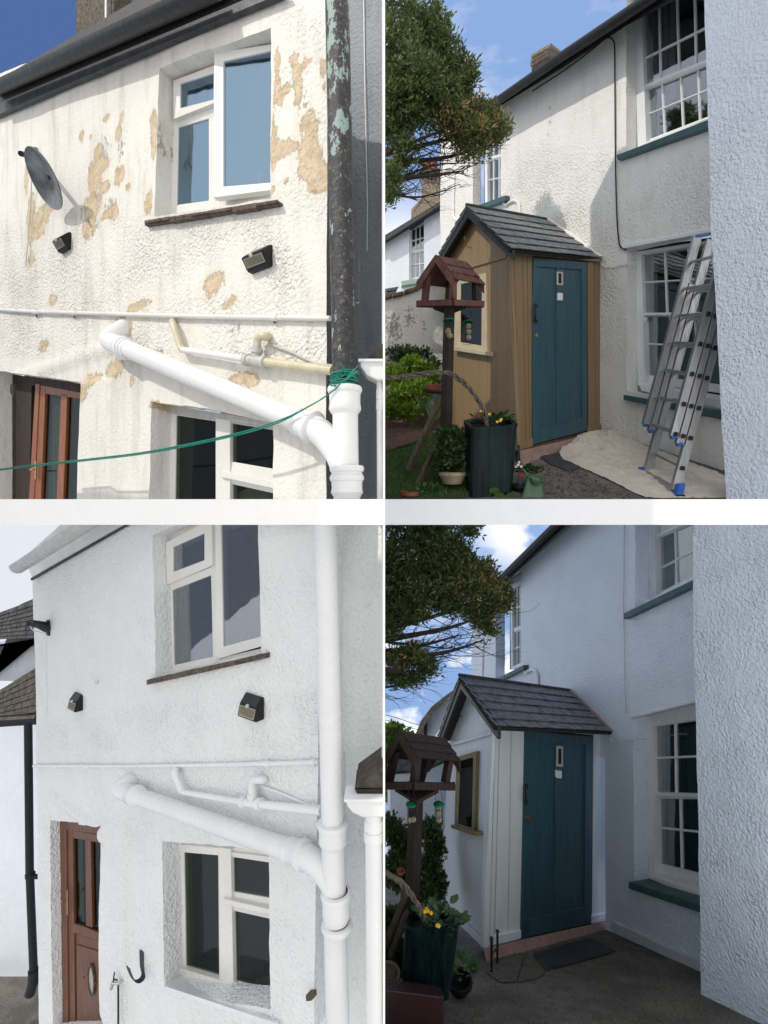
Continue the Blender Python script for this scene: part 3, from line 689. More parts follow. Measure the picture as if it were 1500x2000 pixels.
sash(wC, PC, quadpx(323,1060,413,1012,414,1104,326,1142), quadpx(338,1069,399,1041.6,399,1094,338,1117), q1+.028, .055, 'upvc_cream', 'sash', 'dull_glass')
sash(wC, PC, quadpx(326,1143,416,1106,420,1299,329,1316), quadpx(336,1153,412,1123.5,416,1282.6,340,1299), q1, .05, 'upvc_cream', 'frame', 'dull_glass')
MB().face(PC, quadpx(411,1004,433,1004,437,1300,416,1304), q1-.0, .05).build('mullion', 'upvc_cream', wC, bevel=.004)
sash(wC, PC, quadpx(420,1004,518,1004,520,1260,421,1288), quadpx(431,1010,512,1010,514,1242,436,1263), q1+.03, .055, 'upvc_cream', 'casement', 'dull_glass')
MB().face(PC, quadpx(328,1308,522,1264,522,1272,328,1318), q1+.005, .06).build('bottom_rail', 'upvc_cream', wC)
MB().face(PC, quadpx(312,1040,530,930,530,1004,312,1084), q1-.02, .04).build('head_frame', 'upvc_cream', wC)
room(PC, quadpx(318,1050,522,1000,522,1290,318,1330), q1-.06, .55, wC)
MB().face(PC, quadpx(346,1160,362,1152,364,1290,348,1296), q1-.14, .01).build('curtain', 'curtain', wC)
for x, rr in ((474, .019), (487, .013)):
    MB().lathe(PC.at(x, 1256-(x-474)*.2, -.2), (0, 0, 1), [(0, rr), (.04, rr), (.058, rr*.5), (.07, rr*.4)], 12).build('bottle', 'bottle', wC, smooth=True)
sm = MB(); xs = [286, 325, 372, 410, 455, 500, 518]
for a, b in zip(xs[:-1], xs[1:]):
    y = lambda x: 1328-(x-286)*.222
    for k in range(2):
        d = random.uniform(-.006, .006); off = .045+d
        sm.face(PC, [(a+.4, y(a)+5*k), (b-.2, y(b)+5*k+random.uniform(-.8, .8)), (b-.2, y(b)+5*k+4.8+random.uniform(0, .6)), (a+.4, y(a)+5*k+5)], off, .18+off)
sm.build('stone_sill', 'stone_sill', hC)
wD = empty('window', PC.at(430, 1950), None, None); wD.parent = hC; wD.location = PC.at(430, 1950)-WL[hC]
q2 = -.15
sash(wD, PC, quadpx(347,1649,430,1656,430,1932,350,1900), quadpx(359,1665,426,1671,428,1918,363,1893), q2, .05, 'upvc', 'frame', 'dark_glass')
MB().face(PC, quadpx(345,1644,535,1664,535,1684,345,1660), q2-.012, .05).build('head_frame', 'upvc', wD)
MB().face(PC, quadpx(427,1655,450,1658,456,1941,429,1932), q2+.012, .06).build('mullion', 'upvc', wD, bevel=.004)
sash(wD, PC, quadpx(447,1664,536,1675,536,1787,447,1766), quadpx(452,1673.6,532,1686,532,1755,452,1741), q2+.004, .05, 'upvc', 'sash', 'dark_glass')
MB().face(PC, quadpx(434,1755,536,1778,536,1789,434,1767), q2+.035, .05).build('transom', 'upvc', wD, bevel=.006)
sash(wD, PC, quadpx(449,1768,536,1789,538,1965,452,1940), quadpx(454,1778.5,532,1796,534,1947,458,1926.5), q2+.002, .05, 'upvc', 'frame', 'dark_glass')
MB().face(PC, quadpx(346,1890,540,1948,540,1975,346,1912), q2+.02, .06).build('bottom_rail', 'upvc', wD, bevel=.004)
MB().face(PC, quadpx(365,1668,370,1668,374,1897,368,1895), q2-.06, .02).build('green_sash', 'mid_green', wD) if 'mid_green' in M else None
room(PC, quadpx(340,1640,545,1660,545,1990,340,1930), q2-.08, .6, wD)
A = [PC.at(321, 1926, .035), PC.at(545, 2000, .035), PC.at(545, 1966, q2), PC.at(346, 1900, q2)]
MB().prism(A, V((0, 0, -.03))).build('window_sill', 'white_paint', wD, bevel=.004)
# back door with cat flap
dC_ = empty('door', PC.at(160, 2005), None, None); dC_.parent = hC; dC_.location = PC.at(160, 2005)-WL[hC]
oc = -.10
def st2(*q, o=oc, nm='stile', m='door_brown_dull', th=.045): return MB().face(PC, quadpx(*q), o, th).build(nm, m, dC_, bevel=.004)
st2(112,1606,129,1609,133,2012,118,2012, o=oc+.012, nm='jamb'); st2(112,1600,215,1618,215,1632,112,1619, o=oc+.01, nm='head_frame')
st2(129.5,1620,142,1622,147,2012,134,2012); st2(142,1622,215,1634,215,1650,142,1637, nm='top_rail'); st2(166,1637,177,1639,180,1812,168,1808)
st2(144,1804,169,1812,215,1832,215,1846,144,1822, nm='middle_rail'); st2(144,1822,215,1846,215,2012,147,2012, o=oc-.014, nm='lower_panel')
st2(149,1845,215,1866,215,2012,151,2012, o=oc-.004, nm='raised_panel')
MB().face(PC, quadpx(140,1630,215,1645,215,1830,140,1806), oc-.022, .006).build('pane', 'dark_glass', dC_)
MB().face(PC, quadpx(150,1636,160,1638,162,1808,152,1806), oc-.05, .01).build('curtain', 'curtain', dC_)
room(PC, quadpx(138,1625,222,1636,222,1850,138,1822), oc-.04, .4, dC_)
p = PC.at(132, 1758, oc+.03); hb = MB(); hb.box(p+V((0, 0, -.02)), PC.h*.009, PC.n*.004, V((0, 0, .12))); hb.tube([p+PC.n*.01+V((0, 0, .02)), p+PC.n*.05+V((0, 0, .02)), p+PC.n*.05-PC.h*.03+V((0, 0, .0))], .008, 8); hb.build('handle', 'brass', dC_, smooth=True)
MB().tube([PC.at(146, 1749, oc-.08), PC.at(166, 1748, oc-.07)], .008, 8).build('inner_handle', 'brass', dC_)
fc = PC.at(178, 1914, oc+.01); cf = MB()
ell_ = lambda s, o: [fc+PC.h*.062*s*math.cos(t)*(1)+V((0, 0, .145*s*math.sin(t)))+PC.n*o for t in [2*math.pi*k/28 for k in range(28)]]
o_, i_ = ell_(1, .006), ell_(.8, .006); n_ = 28
cf.add(o_+i_+ell_(1, -.01)+ell_(.8, -.01), [f for k in range(n_) for f in ((k, (k+1) % n_, n_+(k+1) % n_, n_+k), (k, 2*n_+k, 2*n_+(k+1) % n_, (k+1) % n_), (n_+k, n_+(k+1) % n_, 3*n_+(k+1) % n_, 3*n_+k))])
cf.build('cat_flap', 'stone_sill', dC_); MB().add(ell_(.82, -.003), [tuple(range(28))]).build('flap_pane', 'lens', dC_)
for q in ((164, 1909), (186, 1919)): MB().ball(PC.at(*q, oc+.02), .009, 8).build('flap_catch', 'petal_red', dC_)
# eaves
MB().face(PC, quadpx(63,1130,250,1022,290,996,150,996,50,1085,56,1112), .03, .1).build('fascia', 'white_paint', hC, bevel=.004)
MB().face(PC, quadpx(60,1134,262,1018,262,1014,60,1129), .045, .02).build('dark_gap_strip', 'dark_slate', hC)  # dark strip standing in for the gap under the fascia
a = PC.at(36, 1104, .18); b = PC.at(230, 980, .18)
ring_a = [a+PC.n*x*1.3+V((0, 0, z*1.3)) for x, z in cols]+[a+PC.n*x*1.2+V((0, 0, z*1.2)) for x, z in reversed(cols)]
MB().loft(ring_a, [p+(b-a) for p in ring_a]).build('gutter', 'grey_plastic', hC, smooth=True)
fl2 = [(2.72, -3.6), (2.72, -.08), (4.15, -.10), (4.15, -5)]
MB().loft([V((-.006, d, z)) for d, z in fl2], [V((-.012, d, z)) for d, z in fl2]).build('gable_wall', 'white_paint', hC)  # thin added wall, edge-on; keeps sun off the lower-right garden
solar_light(PC, 516, 1362, 1405, .165, 'black solar wall light on the fresh white wall beside the thick downpipe, larger of two', 'solar lights on the fresh white wall', lip=(.055, .62, .075))
solar_light(PC, 162.4, 1357, 1387.5, .14, 'black solar wall light on the fresh white wall near its left corner, smaller of two', 'solar lights on the fresh white wall', lip=(.055, .62, .075))
c2_ = empty('conduit', PC.at(340, 1494), 'thin white painted conduit running horizontally across the fresh white wall', 'conduit')
MB().tube(pipe_px(PC, [(66, 1496), (245, 1496.5), (400, 1494.5), (560, 1490.5), (623, 1488.5)], .018), .0135, 12).build('tube', 'gloss_white', c2_, smooth=True)
for x, y in ((108, 1497), (172, 1497.5), (522, 1491.6), (612, 1489)): MB().tube([PC.at(x-4, y, .018), PC.at(x+5, y, .018)], .019, 12).build('coupler', 'gloss_white', c2_, smooth=True)
w3_ = empty('waste_pipe', PC.at(480, 1585), 'white painted waste pipe with tee and elbow on the fresh white wall', 'pipe')
MB().tube(bez([PC.at(350, 1503, -.02), PC.at(343, 1504, .035), PC.at(342, 1512, .05), PC.at(353, 1540, .05), PC.at(358, 1547, .05)], 6), .0235, 14).build('elbow', 'gloss_white', w3_, smooth=True)
MB().tube(pipe_px(PC, [(357, 1547), (476, 1567)], .05), .019, 14).build('pipe', 'gloss_white', w3_, smooth=True)
t_ = MB(); t_.tube(pipe_px(PC, [(474, 1566), (510, 1571)], .05), .028, 16); t_.tube([PC.at(493, 1568, .05), PC.at(493, 1535, .05)], .026, 14)
for x, y in ((477, 1566.5), (507, 1570.6)): t_.tube(pipe_px(PC, [(x-3, y-.4), (x+4, y+.6)], .05), .037, 16)
t_.tube([PC.at(493, 1557, .05), PC.at(493, 1548, .05)], .033, 12); t_.build('tee', 'gloss_white', w3_, smooth=True)
MB().tube(pipe_px(PC, [(508, 1571), (628, 1584)], .05), .024, 16).build('pipe', 'gloss_white', w3_, smooth=True)
MB().tube(bez([PC.at(493, 1540, .05), PC.at(493, 1529, .05), PC.at(499, 1523, .05), PC.at(512, 1523, .04), PC.at(520, 1523, -.02)], 6), .0235, 14).build('elbow', 'gloss_white', w3_, smooth=True)
MB().tube(bez([PC.at(514, 1537, .01), PC.at(550, 1550, .012), PC.at(600, 1571, .012), PC.at(628, 1574.5, .012)], 6), .007, 8).build('wall_cable', 'gloss_white', None, smooth=True, label='white painted cable sagging from the waste pipe elbow to the white downpipe', cat='cable')
stC, axC = stack(PC, 'soil_pipe', 'thick glossy white painted downpipe with collars and a sloping branch', ((634.5, 1003), (650, 1620)), ((650, 1608), .115), (660, 2012), .10, .0595, 'gloss_white', None, None, None, [(656.5, 1745, .13), (658, 1806, .03)])
branch(PC, stC, [PC.at(250, 1549, .10), PC.at(586, 1668, .10)], PC.at(263, 1553.5, .10), PC.at(572, 1663, .10),
       [PC.at(578, 1665, .10), PC.at(602, 1675, .10), PC.at(622, 1689, .10), PC.at(640, 1711, .10), PC.at(656, 1738, .10)], .058,
       [PC.at(262, 1522, -.05), PC.at(256, 1526, .02), PC.at(240, 1534, .08), PC.at(236, 1542, .10), PC.at(248, 1548, .10), PC.at(262, 1553, .10)])
corner_drain(0, 0, (674, 1561, 749, 1597), (712, 747, 2012), 2.56, 'of the fresh white house', [(694, 1549), (750, 1508), (750, 1550)])
# hook, tap, bracket at the left corner, stub
hk = MB(); P0 = [PC.at(276, 1858, .008), PC.at(277, 1888, .008), PC.at(280, 1906, .03), PC.at(272, 1916, .07), PC.at(262, 1915, .10), PC.at(255, 1903, .13), PC.at(250, 1889, .145)]
for a, b in zip(bez(P0, 6)[:-1], bez(P0, 6)[1:]):
    q = PC.h*.024; t = PC.n*.003
    hk.loft([a-q-t, a+q-t, a+q+t, a-q+t], [b-q-t, b+q-t, b+q+t, b-q+t], True)
hk.build('hose_hook', 'black_iron', None, label='black metal J-shaped hose hook screwed to the fresh white wall', cat='hook')
tp = empty('garden_tap', PC.at(231, 1990), 'small outdoor tap on a thin pipe beside the brown back door', 'tap')
b_ = MB(); p = PC.at(231, 1921, .06); b_.tube([p-PC.n*.06, p, p-PC.h*.05+PC.n*.03], .012, 10); b_.tube([p-PC.h*.04+PC.n*.02, p-PC.h*.055+PC.n*.03-V((0, 0, .05))], [.011, .013], 10); b_.build('tap_body', 'chrome', tp, smooth=True)
b_ = MB(); b_.tube([p-PC.h*.035+PC.n*.02, p-PC.h*.035+PC.n*.02+V((0, 0, .035))], .006, 8); b_.tube([p-PC.h*.06+V((0, 0, .06)), p-PC.h*.035+PC.n*.02+V((0, 0, .035)), p-PC.h*.01+V((0, 0, .02))], .006, 8); b_.build('handle', 'black_iron', tp, smooth=True)
MB().tube([p-V((0, 0, .005)), p-V((0, 0, .35))], .008, 8).build('pipe', 'black_iron', tp, smooth=True)
bk = empty('dish_bracket', PC.at(88, 1240), 'black satellite dish bracket bolted near the left corner of the fresh white wall', 'bracket')
b_ = MB(); b_.box(PC.at(94, 1226, .01), PC.h*.022, PC.n*.01, V((0, 0, .075))); b_.build('wall_plate', 'black_iron', bk, bevel=.003)
b_ = MB(); b_.tube([PC.at(92, 1228, .02), PC.at(74, 1222, .12), PC.at(56, 1218, .22)], [.04, .025, .022], 8); b_.tube([PC.at(92, 1217, .02), PC.at(66, 1214, .16)], .014, 8); b_.build('arm', 'black_iron', bk)
MB().tube(bez([PC.at(58, 1222, .2), PC.at(66, 1232, .14), PC.at(80, 1236, .05), PC.at(88, 1252, .012), PC.at(90, 1400, .01)], 6), .004, 6).build('cable', 'gloss_white', bk)
MB().tube([PC.at(190, 1335, .0), PC.at(181, 1331, .06)], .012, 10).build('overflow_stub', 'gloss_white', None, smooth=True, label='small white overflow pipe stub on the fresh white wall', cat='pipe')
MB().face(PC, quadpx(596,1944,607,1944,608,1956,597,1957), .05, .05).build('wall_peg', 'grey_brown_wood', None, bevel=.006, label='small brown wooden peg low on the wall beside the thick downpipe', cat='peg')
# neighbours beyond the left corner
nb = empty('slate_roofed_house', (-4.9, 7.2, -8), 'far house with slate roofs and grey cladding past the left corner of the white wall', 'house')
Pn = Pl((0, -1, 0), (0, 7.2, 0))
def slates(mb, P4, rows, seed=1):
    a, b, c, d = P4; random.seed(seed)
    for r_ in range(rows):
        t0, t1 = r_/rows, (r_+1.25)/rows; x = 0
        nrm = (b-a).cross(d-a).normalized(); nrm = nrm if nrm.y < 0 or nrm.z > 0 else -nrm
        A0, B0, A1, B1 = a+(d-a)*t0, b+(c-b)*t0, a+(d-a)*min(t1, 1), b+(c-b)*min(t1, 1)
        x = -.4*random.random()*.2
        L = (b-a).length; wd = max(.12, L/9)
        while x < 1:
            x2 = min(1, x+wd/L*random.uniform(.8, 1.2)); xa = max(0, x)
            if x2-xa > .01:
                l = random.uniform(0, .003)
                q = [A0.lerp(B0, xa)+nrm*(.002+l), A0.lerp(B0, x2-.006/L)+nrm*(.002+l), A1.lerp(B1, x2-.006/L)+nrm*(.018+l), A1.lerp(B1, xa)+nrm*(.018+l)]
                mb.prism(q, -nrm*.007)
            x = x2
    return mb
mb = MB(); mb.face(Pn, quadpx(-20,1330,40,1180,64,1170,82,1245,82,1262,-20,1262), 0, .3); mb.build('upper_roof', 'dark_slate', nb)
sl = MB(); slates(sl, (Pn.at(-10, 1200, .05), Pn.at(76, 1168, .05), Pn.at(84, 1246, .25), Pn.at(-20, 1250, .25)), 8, 3); sl.build('slates', 'dark_slate', nb)
MB().face(Pn, quadpx(-20,1256,86,1256,86,1330,-20,1330), -.1, .1).build('cladding', 'pale_blue_paint', nb)
sl = MB(); slates(sl, (Pn.at(-20, 1360, .1), Pn.at(86, 1295, .1), Pn.at(92, 1402, .6), Pn.at(-20, 1412, .6)), 7, 5); sl.build('lower_roof', 'old_tiles', nb)
MB().face(Pn, quadpx(-20,1400,88,1394,92,2012,-20,2012), -.15, .1).build('wall', 'shade_render', nb)
MB().tube([Pn.at(-30, 1411, .62), Pn.at(74, 1404, .62)], .07, 10).build('gutter', 'black_plastic', nb)
dn = empty('black_downpipe', Pl((0, -1, 0), (0, 5.5, 0)).at(66, 1925), 'black plastic downpipe at the far left corner of the white house', 'pipe')
Pm = Pl((0, -1, 0), (0, 5.5, 0))
MB().tube([Pm.at(55, 1412), Pm.at(58, 1700), Pm.at(66, 1905)], .040, 14).build('pipe', 'black_plastic', dn, smooth=True)
b_ = MB(); b_.lathe(Pm.at(59, 1705), (.02, 0, -1), [(0, .04), (.005, .05), (.04, .05), (.045, .04)], 14); b_.tube([Pm.at(62, 1712), Pm.at(76, 1712)], .025, 8); b_.build('pipe_clip', 'black_plastic', dn, smooth=True)
b_ = MB(); b_.lathe(Pm.at(66, 1893), (.02, 0, -1), [(0, .04), (.005, .055), (.12, .055), (.125, .04)], 14); b_.build('socket', 'black_plastic', dn, smooth=True)
MB().tube([Pm.at(66, 1915), Pm.at(58, 1942)], .05, 12).build('shoe', 'black_plastic', dn, smooth=True)
MB().prism([V((-6.5, 5.6, -6.35)), V((-3.4, 5.6, -6.35)), V((-3.4, 7.0, -6.35)), V((-6.5, 7.0, -6.35))], V((0, 0, -.3))).build('yard', 'mossy_concrete', kind='structure')
# ================================================================== RIGHT SIDE helpers
def leaves(mb, c, rad, n, L, W, lo=0.0, hi=.85, accent=0.0, shell=.35, up=.3, rnd=None):
    rg = rnd or random
    for _ in range(n):
        d = V((rg.gauss(0, 1), rg.gauss(0, 1), rg.gauss(0, 1))).normalized()
        rr = (rg.random()**shell)
        p = V(c)+V((d.x*rad[0], d.y*rad[1], d.z*rad[2]))*rr*rg.uniform(.86, 1.1)
        dr = (d*rg.uniform(.2, 1)+V((rg.uniform(-1, 1), rg.uniform(-1, 1), rg.uniform(-.6, 1)+up))).normalized()
        nr = V((rg.uniform(-1, 1), rg.uniform(-1, 1), rg.uniform(-.2, 1))).normalized()
        if abs(nr.dot(dr)) > .95: nr = dr.orthogonal()
        s = rg.uniform(.7, 1.25); t = rg.uniform(lo, hi)
        if accent and rg.random() < accent: t = 1.0
        mb.leaf(p, dr, nr, L*s, W*s, max(t, .001))
def twig(mb, a, b, r0, r1, sag=.06, seg=5, k=6):
    a = V(a); b = V(b); L = (b-a).length
    m1 = a.lerp(b, .35)+V((random.uniform(-1, 1), random.uniform(-1, 1), random.uniform(-1, .6)))*L*sag
    m2 = a.lerp(b, .7)+V((random.uniform(-1, 1), random.uniform(-1, 1), random.uniform(-1, .8)))*L*sag
    P = bez([a, m1, m2, b], k); n = len(P)
    mb.tube(P, [r0+(r1-r0)*i/(n-1) for i in range(n)], seg); return P
def grow_tree(root, clumps, stems, leaf, bark, L, W, accent_ids=(), mat_='olive_leaf', bare=()):
    br = MB(); cr = MB()
    for (x, y, d, rx, ry, n) in clumps:
        n = int(n*2.2); c = pt(x, y, d); rad = (rx*d/F, rx*d/F*1.1, ry*d/F)
        ac = .0
        for (ax, ay, ar) in accent_ids:
            if math.hypot(x-ax, y-ay) < ar: ac = .30
        for _ in range(5):                                # leaves gather in sprays inside each clump
            pass
        ns = max(6, n//26)
        for _ in range(ns):
            dd = V((random.gauss(0, 1), random.gauss(0, 1), random.gauss(0, 1))).normalized()
            q = c+V((dd.x*rad[0], dd.y*rad[1], dd.z*rad[2]))*(random.random()**.4)
            s = random.uniform(.055, .11)*d/6
            leaves(cr, q, (s*1.15, s, s*.85), max(6, int(n/ns)), L, W, random.uniform(0, .35), random.uniform(.45, .86), ac if random.random() < .7 else 0, .5, .35)
    for a, b, r0, r1 in stems:
        P = twig(br, pt(*a), pt(*b), r0, r1, .035, 7, 8)
        for i in range(4, len(P), 2):
            for _ in range(2):
                e = P[i]+V((random.uniform(-.1, .36), random.uniform(-.25, .25), random.uniform(-.16, .22)))
                Q = twig(br, P[i], e, r1*.9, r1*.3, .10, 4, 3)
                e2 = e+V((random.uniform(0, .22), random.uniform(-.1, .1), random.uniform(-.05, .14)))
                twig(br, Q[len(Q)//2], e2, r1*.5, r1*.22, .10, 3, 3)
    br.build('trunk', 'bark', root, smooth=True); cr.build('crown', mat_, root)
def bars(pl, lines, wd, off, th, m, parent, name='glazing_bars'):
    mb = MB()
    for l in lines: mb.bar(pl, *l, wd, off, th)
    return mb.build(name, m, parent)
def bezel(pl, outer, inner, off, th, m, parent, name, inset=.006, bevel=.003):
    return MB().ring(pl, outer, inner, off, th, inset=inset).build(name, m, parent, bevel=bevel)
def slate_roof(P4, rows, name, m, parent, seed, bottom=True):
    mb = MB(); slates(mb, P4, rows, seed)
    a, b, c, d = P4; nrm = (b-a).cross(d-a).normalized(); nrm = nrm if nrm.z > 0 else -nrm
    o = mb.build(name, m, parent); return o
def feeder_house(root, A1, A2, E1, L1, wood, wood2, boards=True):
    D = A2-A1; E2 = E1+D; L2 = L1+D; up = V((0, 0, 1))
    mb = MB()
    for (e1, e2, sd) in ((E1, E2, 1), (L1, L2, 2)):
        n_ = D.cross(e1-A1).normalized(); n_ = n_ if n_.z > 0 else -n_
        for r_ in range(3):
            t0, t1 = r_/3, (r_+1.15)/3; t1 = min(t1, 1.03)
            q = [A1.lerp(e1, t0)+n_*.006, A2.lerp(e2, t0)+n_*.006, A2.lerp(e2, t1)+n_*.016, A1.lerp(e1, t1)+n_*.016]
            mb.prism(q, -n_*.012)
    mb.build('roof_boards', wood, root, bevel=.002)
    dn = D.normalized()
    for base in (A1-dn*.006, A2+dn*.004):
        mb = MB()
        for e in (E1+(base-A1), L1+(base-A1)):
            n = 8; outer = [base.lerp(e, i/n)+up*.006 for i in range(n+1)]
            inner = [base.lerp(e, i/n)-up*(.052+.014*abs(math.sin(i*math.pi*.5+.6))+.02*(i/n)) for i in range(n+1)]
            for i in range(n): mb.prism([outer[i], outer[i+1], inner[i+1], inner[i]], -dn*.014)
        mb.build('gable_board', wood, root)
    return E2, L2
def box_between(mb, p, q, r1, r2):                         # square post between two points
    d = (q-p).normalized(); a = V((.75, .66, 0)); a = (a-d*a.dot(d)).normalized(); b = d.cross(a)
    A = [p+a*r1+b*r1, p-a*r1+b*r1, p-a*r1-b*r1, p+a*r1-b*r1]; B = [q+a*r2+b*r2, q-a*r2+b*r2, q-a*r2-b*r2, q+a*r2-b*r2]
    return mb.loft(A, B)
def feeder(label, wood, wood2, A1, A2, E1, L1, T1, T2, T3, th, post, posts, braces, cages, leg_m, brace_m, cap=True):
    root = empty('bird_table', post[1], label, 'bird table')
    E2, L2 = feeder_house(root, A1, A2, E1, L1, wood, wood2)
    T4 = T1+T3-T2; dz = V((0, 0, -th)); mb = MB()
    c = (T1+T3)/2
    mb.loft([T1, T2, T3, T4], [p+dz for p in (T1, T2, T3, T4)])
    mb.build('tray', wood2, root, bevel=.003)
    mb = MB(); rim = [(T1, T2), (T2, T3), (T3, T4), (T4, T1)]
    for a, b in rim:
        n = (b-a).cross(V((0, 0, 1))).normalized(); n = n if n.dot(a-c) > 0 else -n
        mb.prism([a+n*.008, b+n*.008, b+n*.008+dz*1.12, a+n*.008+dz*1.12], n*.012)
    mb.build('tray_rim', wood, root, bevel=.002)
    for (u, v) in ((.10, .12), (.10, .88), (.9, .12), (.9, .88)):
        b_ = T1.lerp(T2, u)+(T3-T2)*v
        f = A1.lerp(A2, v); e = (L1 if u < .5 else E1)+(A2-A1)*v
        top = f.lerp(e, abs(u-.5)*2*.86)
        mb = MB(); box_between(mb, b_, top, posts, posts); mb.build('post', wood2 if v > .5 else wood, root)
    mb = MB(); cc = post[0]; box_between(mb, cc+V((0, 0, .012)), post[1], post[2], post[3]); mb.build('stand', leg_m, root, bevel=.004)
    mb = MB(); mb.box(cc+V((0, 0, -.012)), V((.75, .66, 0))*.10, V((-.66, .75, 0))*.10, V((0, 0, .012))); mb.build('cross_plate', leg_m, root)
    for a, b, r_ in braces: mb = MB(); box_between(mb, a, b, r_, r_); mb.build('brace', brace_m, root)
    for (p, r, h, balls) in cages:
        cg = empty('fat_ball_feeder', p-V((0, 0, h)), balls[0], 'bird feeder', balls[1])
        MB().lathe(p, (0, 0, -1), [(0, .002), (.004, r*.8), (.014, r*1.35), (.02, r*1.4), (.022, r)], 20).build('cap', 'green_cap', cg, smooth=True)
        mb = MB()
        for k in range(8):
            t = k*math.pi/4; q = p+V((math.cos(t)*r, math.sin(t)*r, -.02)); mb.tube([q, q-V((0, 0, h-.02))], .0014, 5)
        for z in (.3, .62, 1): mb.tube([p+V((math.cos(t)*r, math.sin(t)*r, -h*z)) for t in [i*math.pi/8 for i in range(17)]], .0014, 5)
        mb.tube([p+V((math.cos(t)*r*1.4, math.sin(t)*r*1.4, -h-.012)) for t in [i*math.pi/8 for i in range(17)]], .0016, 5)
        mb.tube([p+V((math.cos(t)*r*.9, 0, math.sin(t)*.09)) for t in [i*math.pi/10 for i in range(11)]], .0016, 5)
        mb.build('wire_cage', 'black_iron', cg)
        for bx, bz in balls[2]: MB().ball(p+V((bx, 0, -h*bz)), r*.72, 12).build('fat_ball', 'fat', cg, smooth=True)
    return root
def round_corners(P4, f, n=4):
    out = []
    for i in range(4):
        a, b, c = P4[i-1], P4[i], P4[(i+1) % 4]
        p = b.lerp(a, f); q = b.lerp(c, f)
        for k in range(n+1):
            t = k/n; out.append(p*(1-t)**2+b*2*t*(1-t)+q*t*t)
    return out
def tall_pot(root, top, bot, m='glazed_pot'):
    T = round_corners(top, .14); B = round_corners(bot, .16); n = len(T); ct = sum(T, V())/n; cb = sum(B, V())/n; mb = MB()
    rows = []
    for t in [0, .02, .06, .3, .6, .9, .98, 1]:
        bulge = 1.0+.03*math.sin(t*math.pi); k = 1.035 if t < .05 else 1.0
        rows.append([(T[i].lerp(B[i], t)-(ct.lerp(cb, t)))*bulge*k+ct.lerp(cb, t) for i in range(n)])
    inner = [(ct+(p-ct)*.84) for p in T]; inner2 = [p+(cb-ct)*.10 for p in inner]
    allr = [inner2, inner]+rows; vs = [p for r_ in allr for p in r_]; fs = []
    for r_ in range(len(allr)-1):
        for i in range(n): fs.append((r_*n+i, r_*n+(i+1) % n, (r_+1)*n+(i+1) % n, (r_+1)*n+i))
    fs.append(tuple(range((len(allr)-1)*n, len(allr)*n)))
    mb.add(vs, fs).build('pot', m, root, smooth=True)
    MB().prism([ct+(p-ct)*.85+(cb-ct)*.07 for p in T], (cb-ct)*.02).build('soil', 'soil', root)
    return ct+(cb-ct)*.05
def primrose(root, c, rad, n, tilt, flowers=()):
    mb = MB()
    for k in range(n):
        a = random.uniform(0, 6.28); rr = random.uniform(.1, 1)*rad
        p = c+V((math.cos(a)*rr, math.sin(a)*rr*.8, random.uniform(.0, .05)))
        d = V((math.cos(a), math.sin(a)*.8, random.uniform(.15, 1.0))).normalized(); s = V((0, 0, 1)).cross(d).normalized()
        L = random.uniform(.05, .085); W = L*.55; nn = d.cross(s).normalized(); mb.t = random.uniform(.05, .95)
        pts = [p, p+d*L*.3+s*W*.42-nn*.006, p+d*L*.65+s*W*.5-nn*.008, p+d*L-V((0, 0, .012)), p+d*L*.65-s*W*.5-nn*.008, p+d*L*.3-s*W*.42-nn*.006]
        mid = [p+d*L*.3, p+d*L*.65]; b = pts+mid
        mb.add(b, [(0, 1, 6), (1, 2, 7, 6), (2, 3, 7), (3, 4, 7), (4, 5, 6, 7), (5, 0, 6)])
    mb.build('leaves', 'primrose_leaf', root)
    for q, m_ in flowers:
        mb = MB()
        for k in range(5):
            t = k*1.2566; d = V((math.cos(t), .3*math.sin(t)-.25, math.sin(t))).normalized(); s = V((-math.sin(t), .1, math.cos(t))).normalized()
            mb.add([q, q+d*.008+s*.006, q+d*.014, q+d*.008-s*.006], [(0, 1, 2, 3)])
        mb.build('flower', m_, root)
def bush(name, label, cat, clumps, L, W, m, stems=True, lo=0, hi=.85, group=None, up=.4):
    P = [pt(x, y, d) for x, y, d, *_ in clumps]; b = min(P, key=lambda p: p.z)
    root = empty(name, V((b.x, b.y, b.z-.15)), label, cat, group); cr = MB(); st = MB()
    for (x, y, d, rx, ry, n) in clumps:
        c = pt(x, y, d); leaves(cr, c, (rx*d/F, rx*d/F, ry*d/F), n, L, W, lo, hi, 0, .5, up)
        if stems:
            for _ in range(5): twig(st, V((c.x+random.uniform(-.08, .08), c.y, c.z-ry*d/F*1.1)), c+V((random.uniform(-1, 1)*rx*d/F, random.uniform(-.1, .1), random.uniform(0, 1)*ry*d/F)), .006, .002, .08, 4, 3)
    cr.build('foliage', m, root); st.build('stems', 'bark', root) if stems else None
    return root
def willow_arch(label, pts3, r, grp=None):
    P = bez(pts3, 9); n = len(P); root = empty('willow_hoop', pts3[-1], label, 'willow hoop')
    for k in range(3):
        Q = []
        for i, p in enumerate(P):
            d = (P[min(i+1, n-1)]-P[max(i-1, 0)]).normalized(); a = d.cross(V((0, 1, 0))).normalized(); b = d.cross(a)
            t = i*.42+k*2.09; sp = r*(.95+.35*math.sin(i*.3+k)); Q.append(p+a*math.cos(t)*sp+b*math.sin(t)*sp)
        MB().tube(Q, [r*.72*(1+.12*noise.noise(V((i*.5, k, 0)))) for i in range(n)], 8).build('stem', 'willow', root, smooth=True)
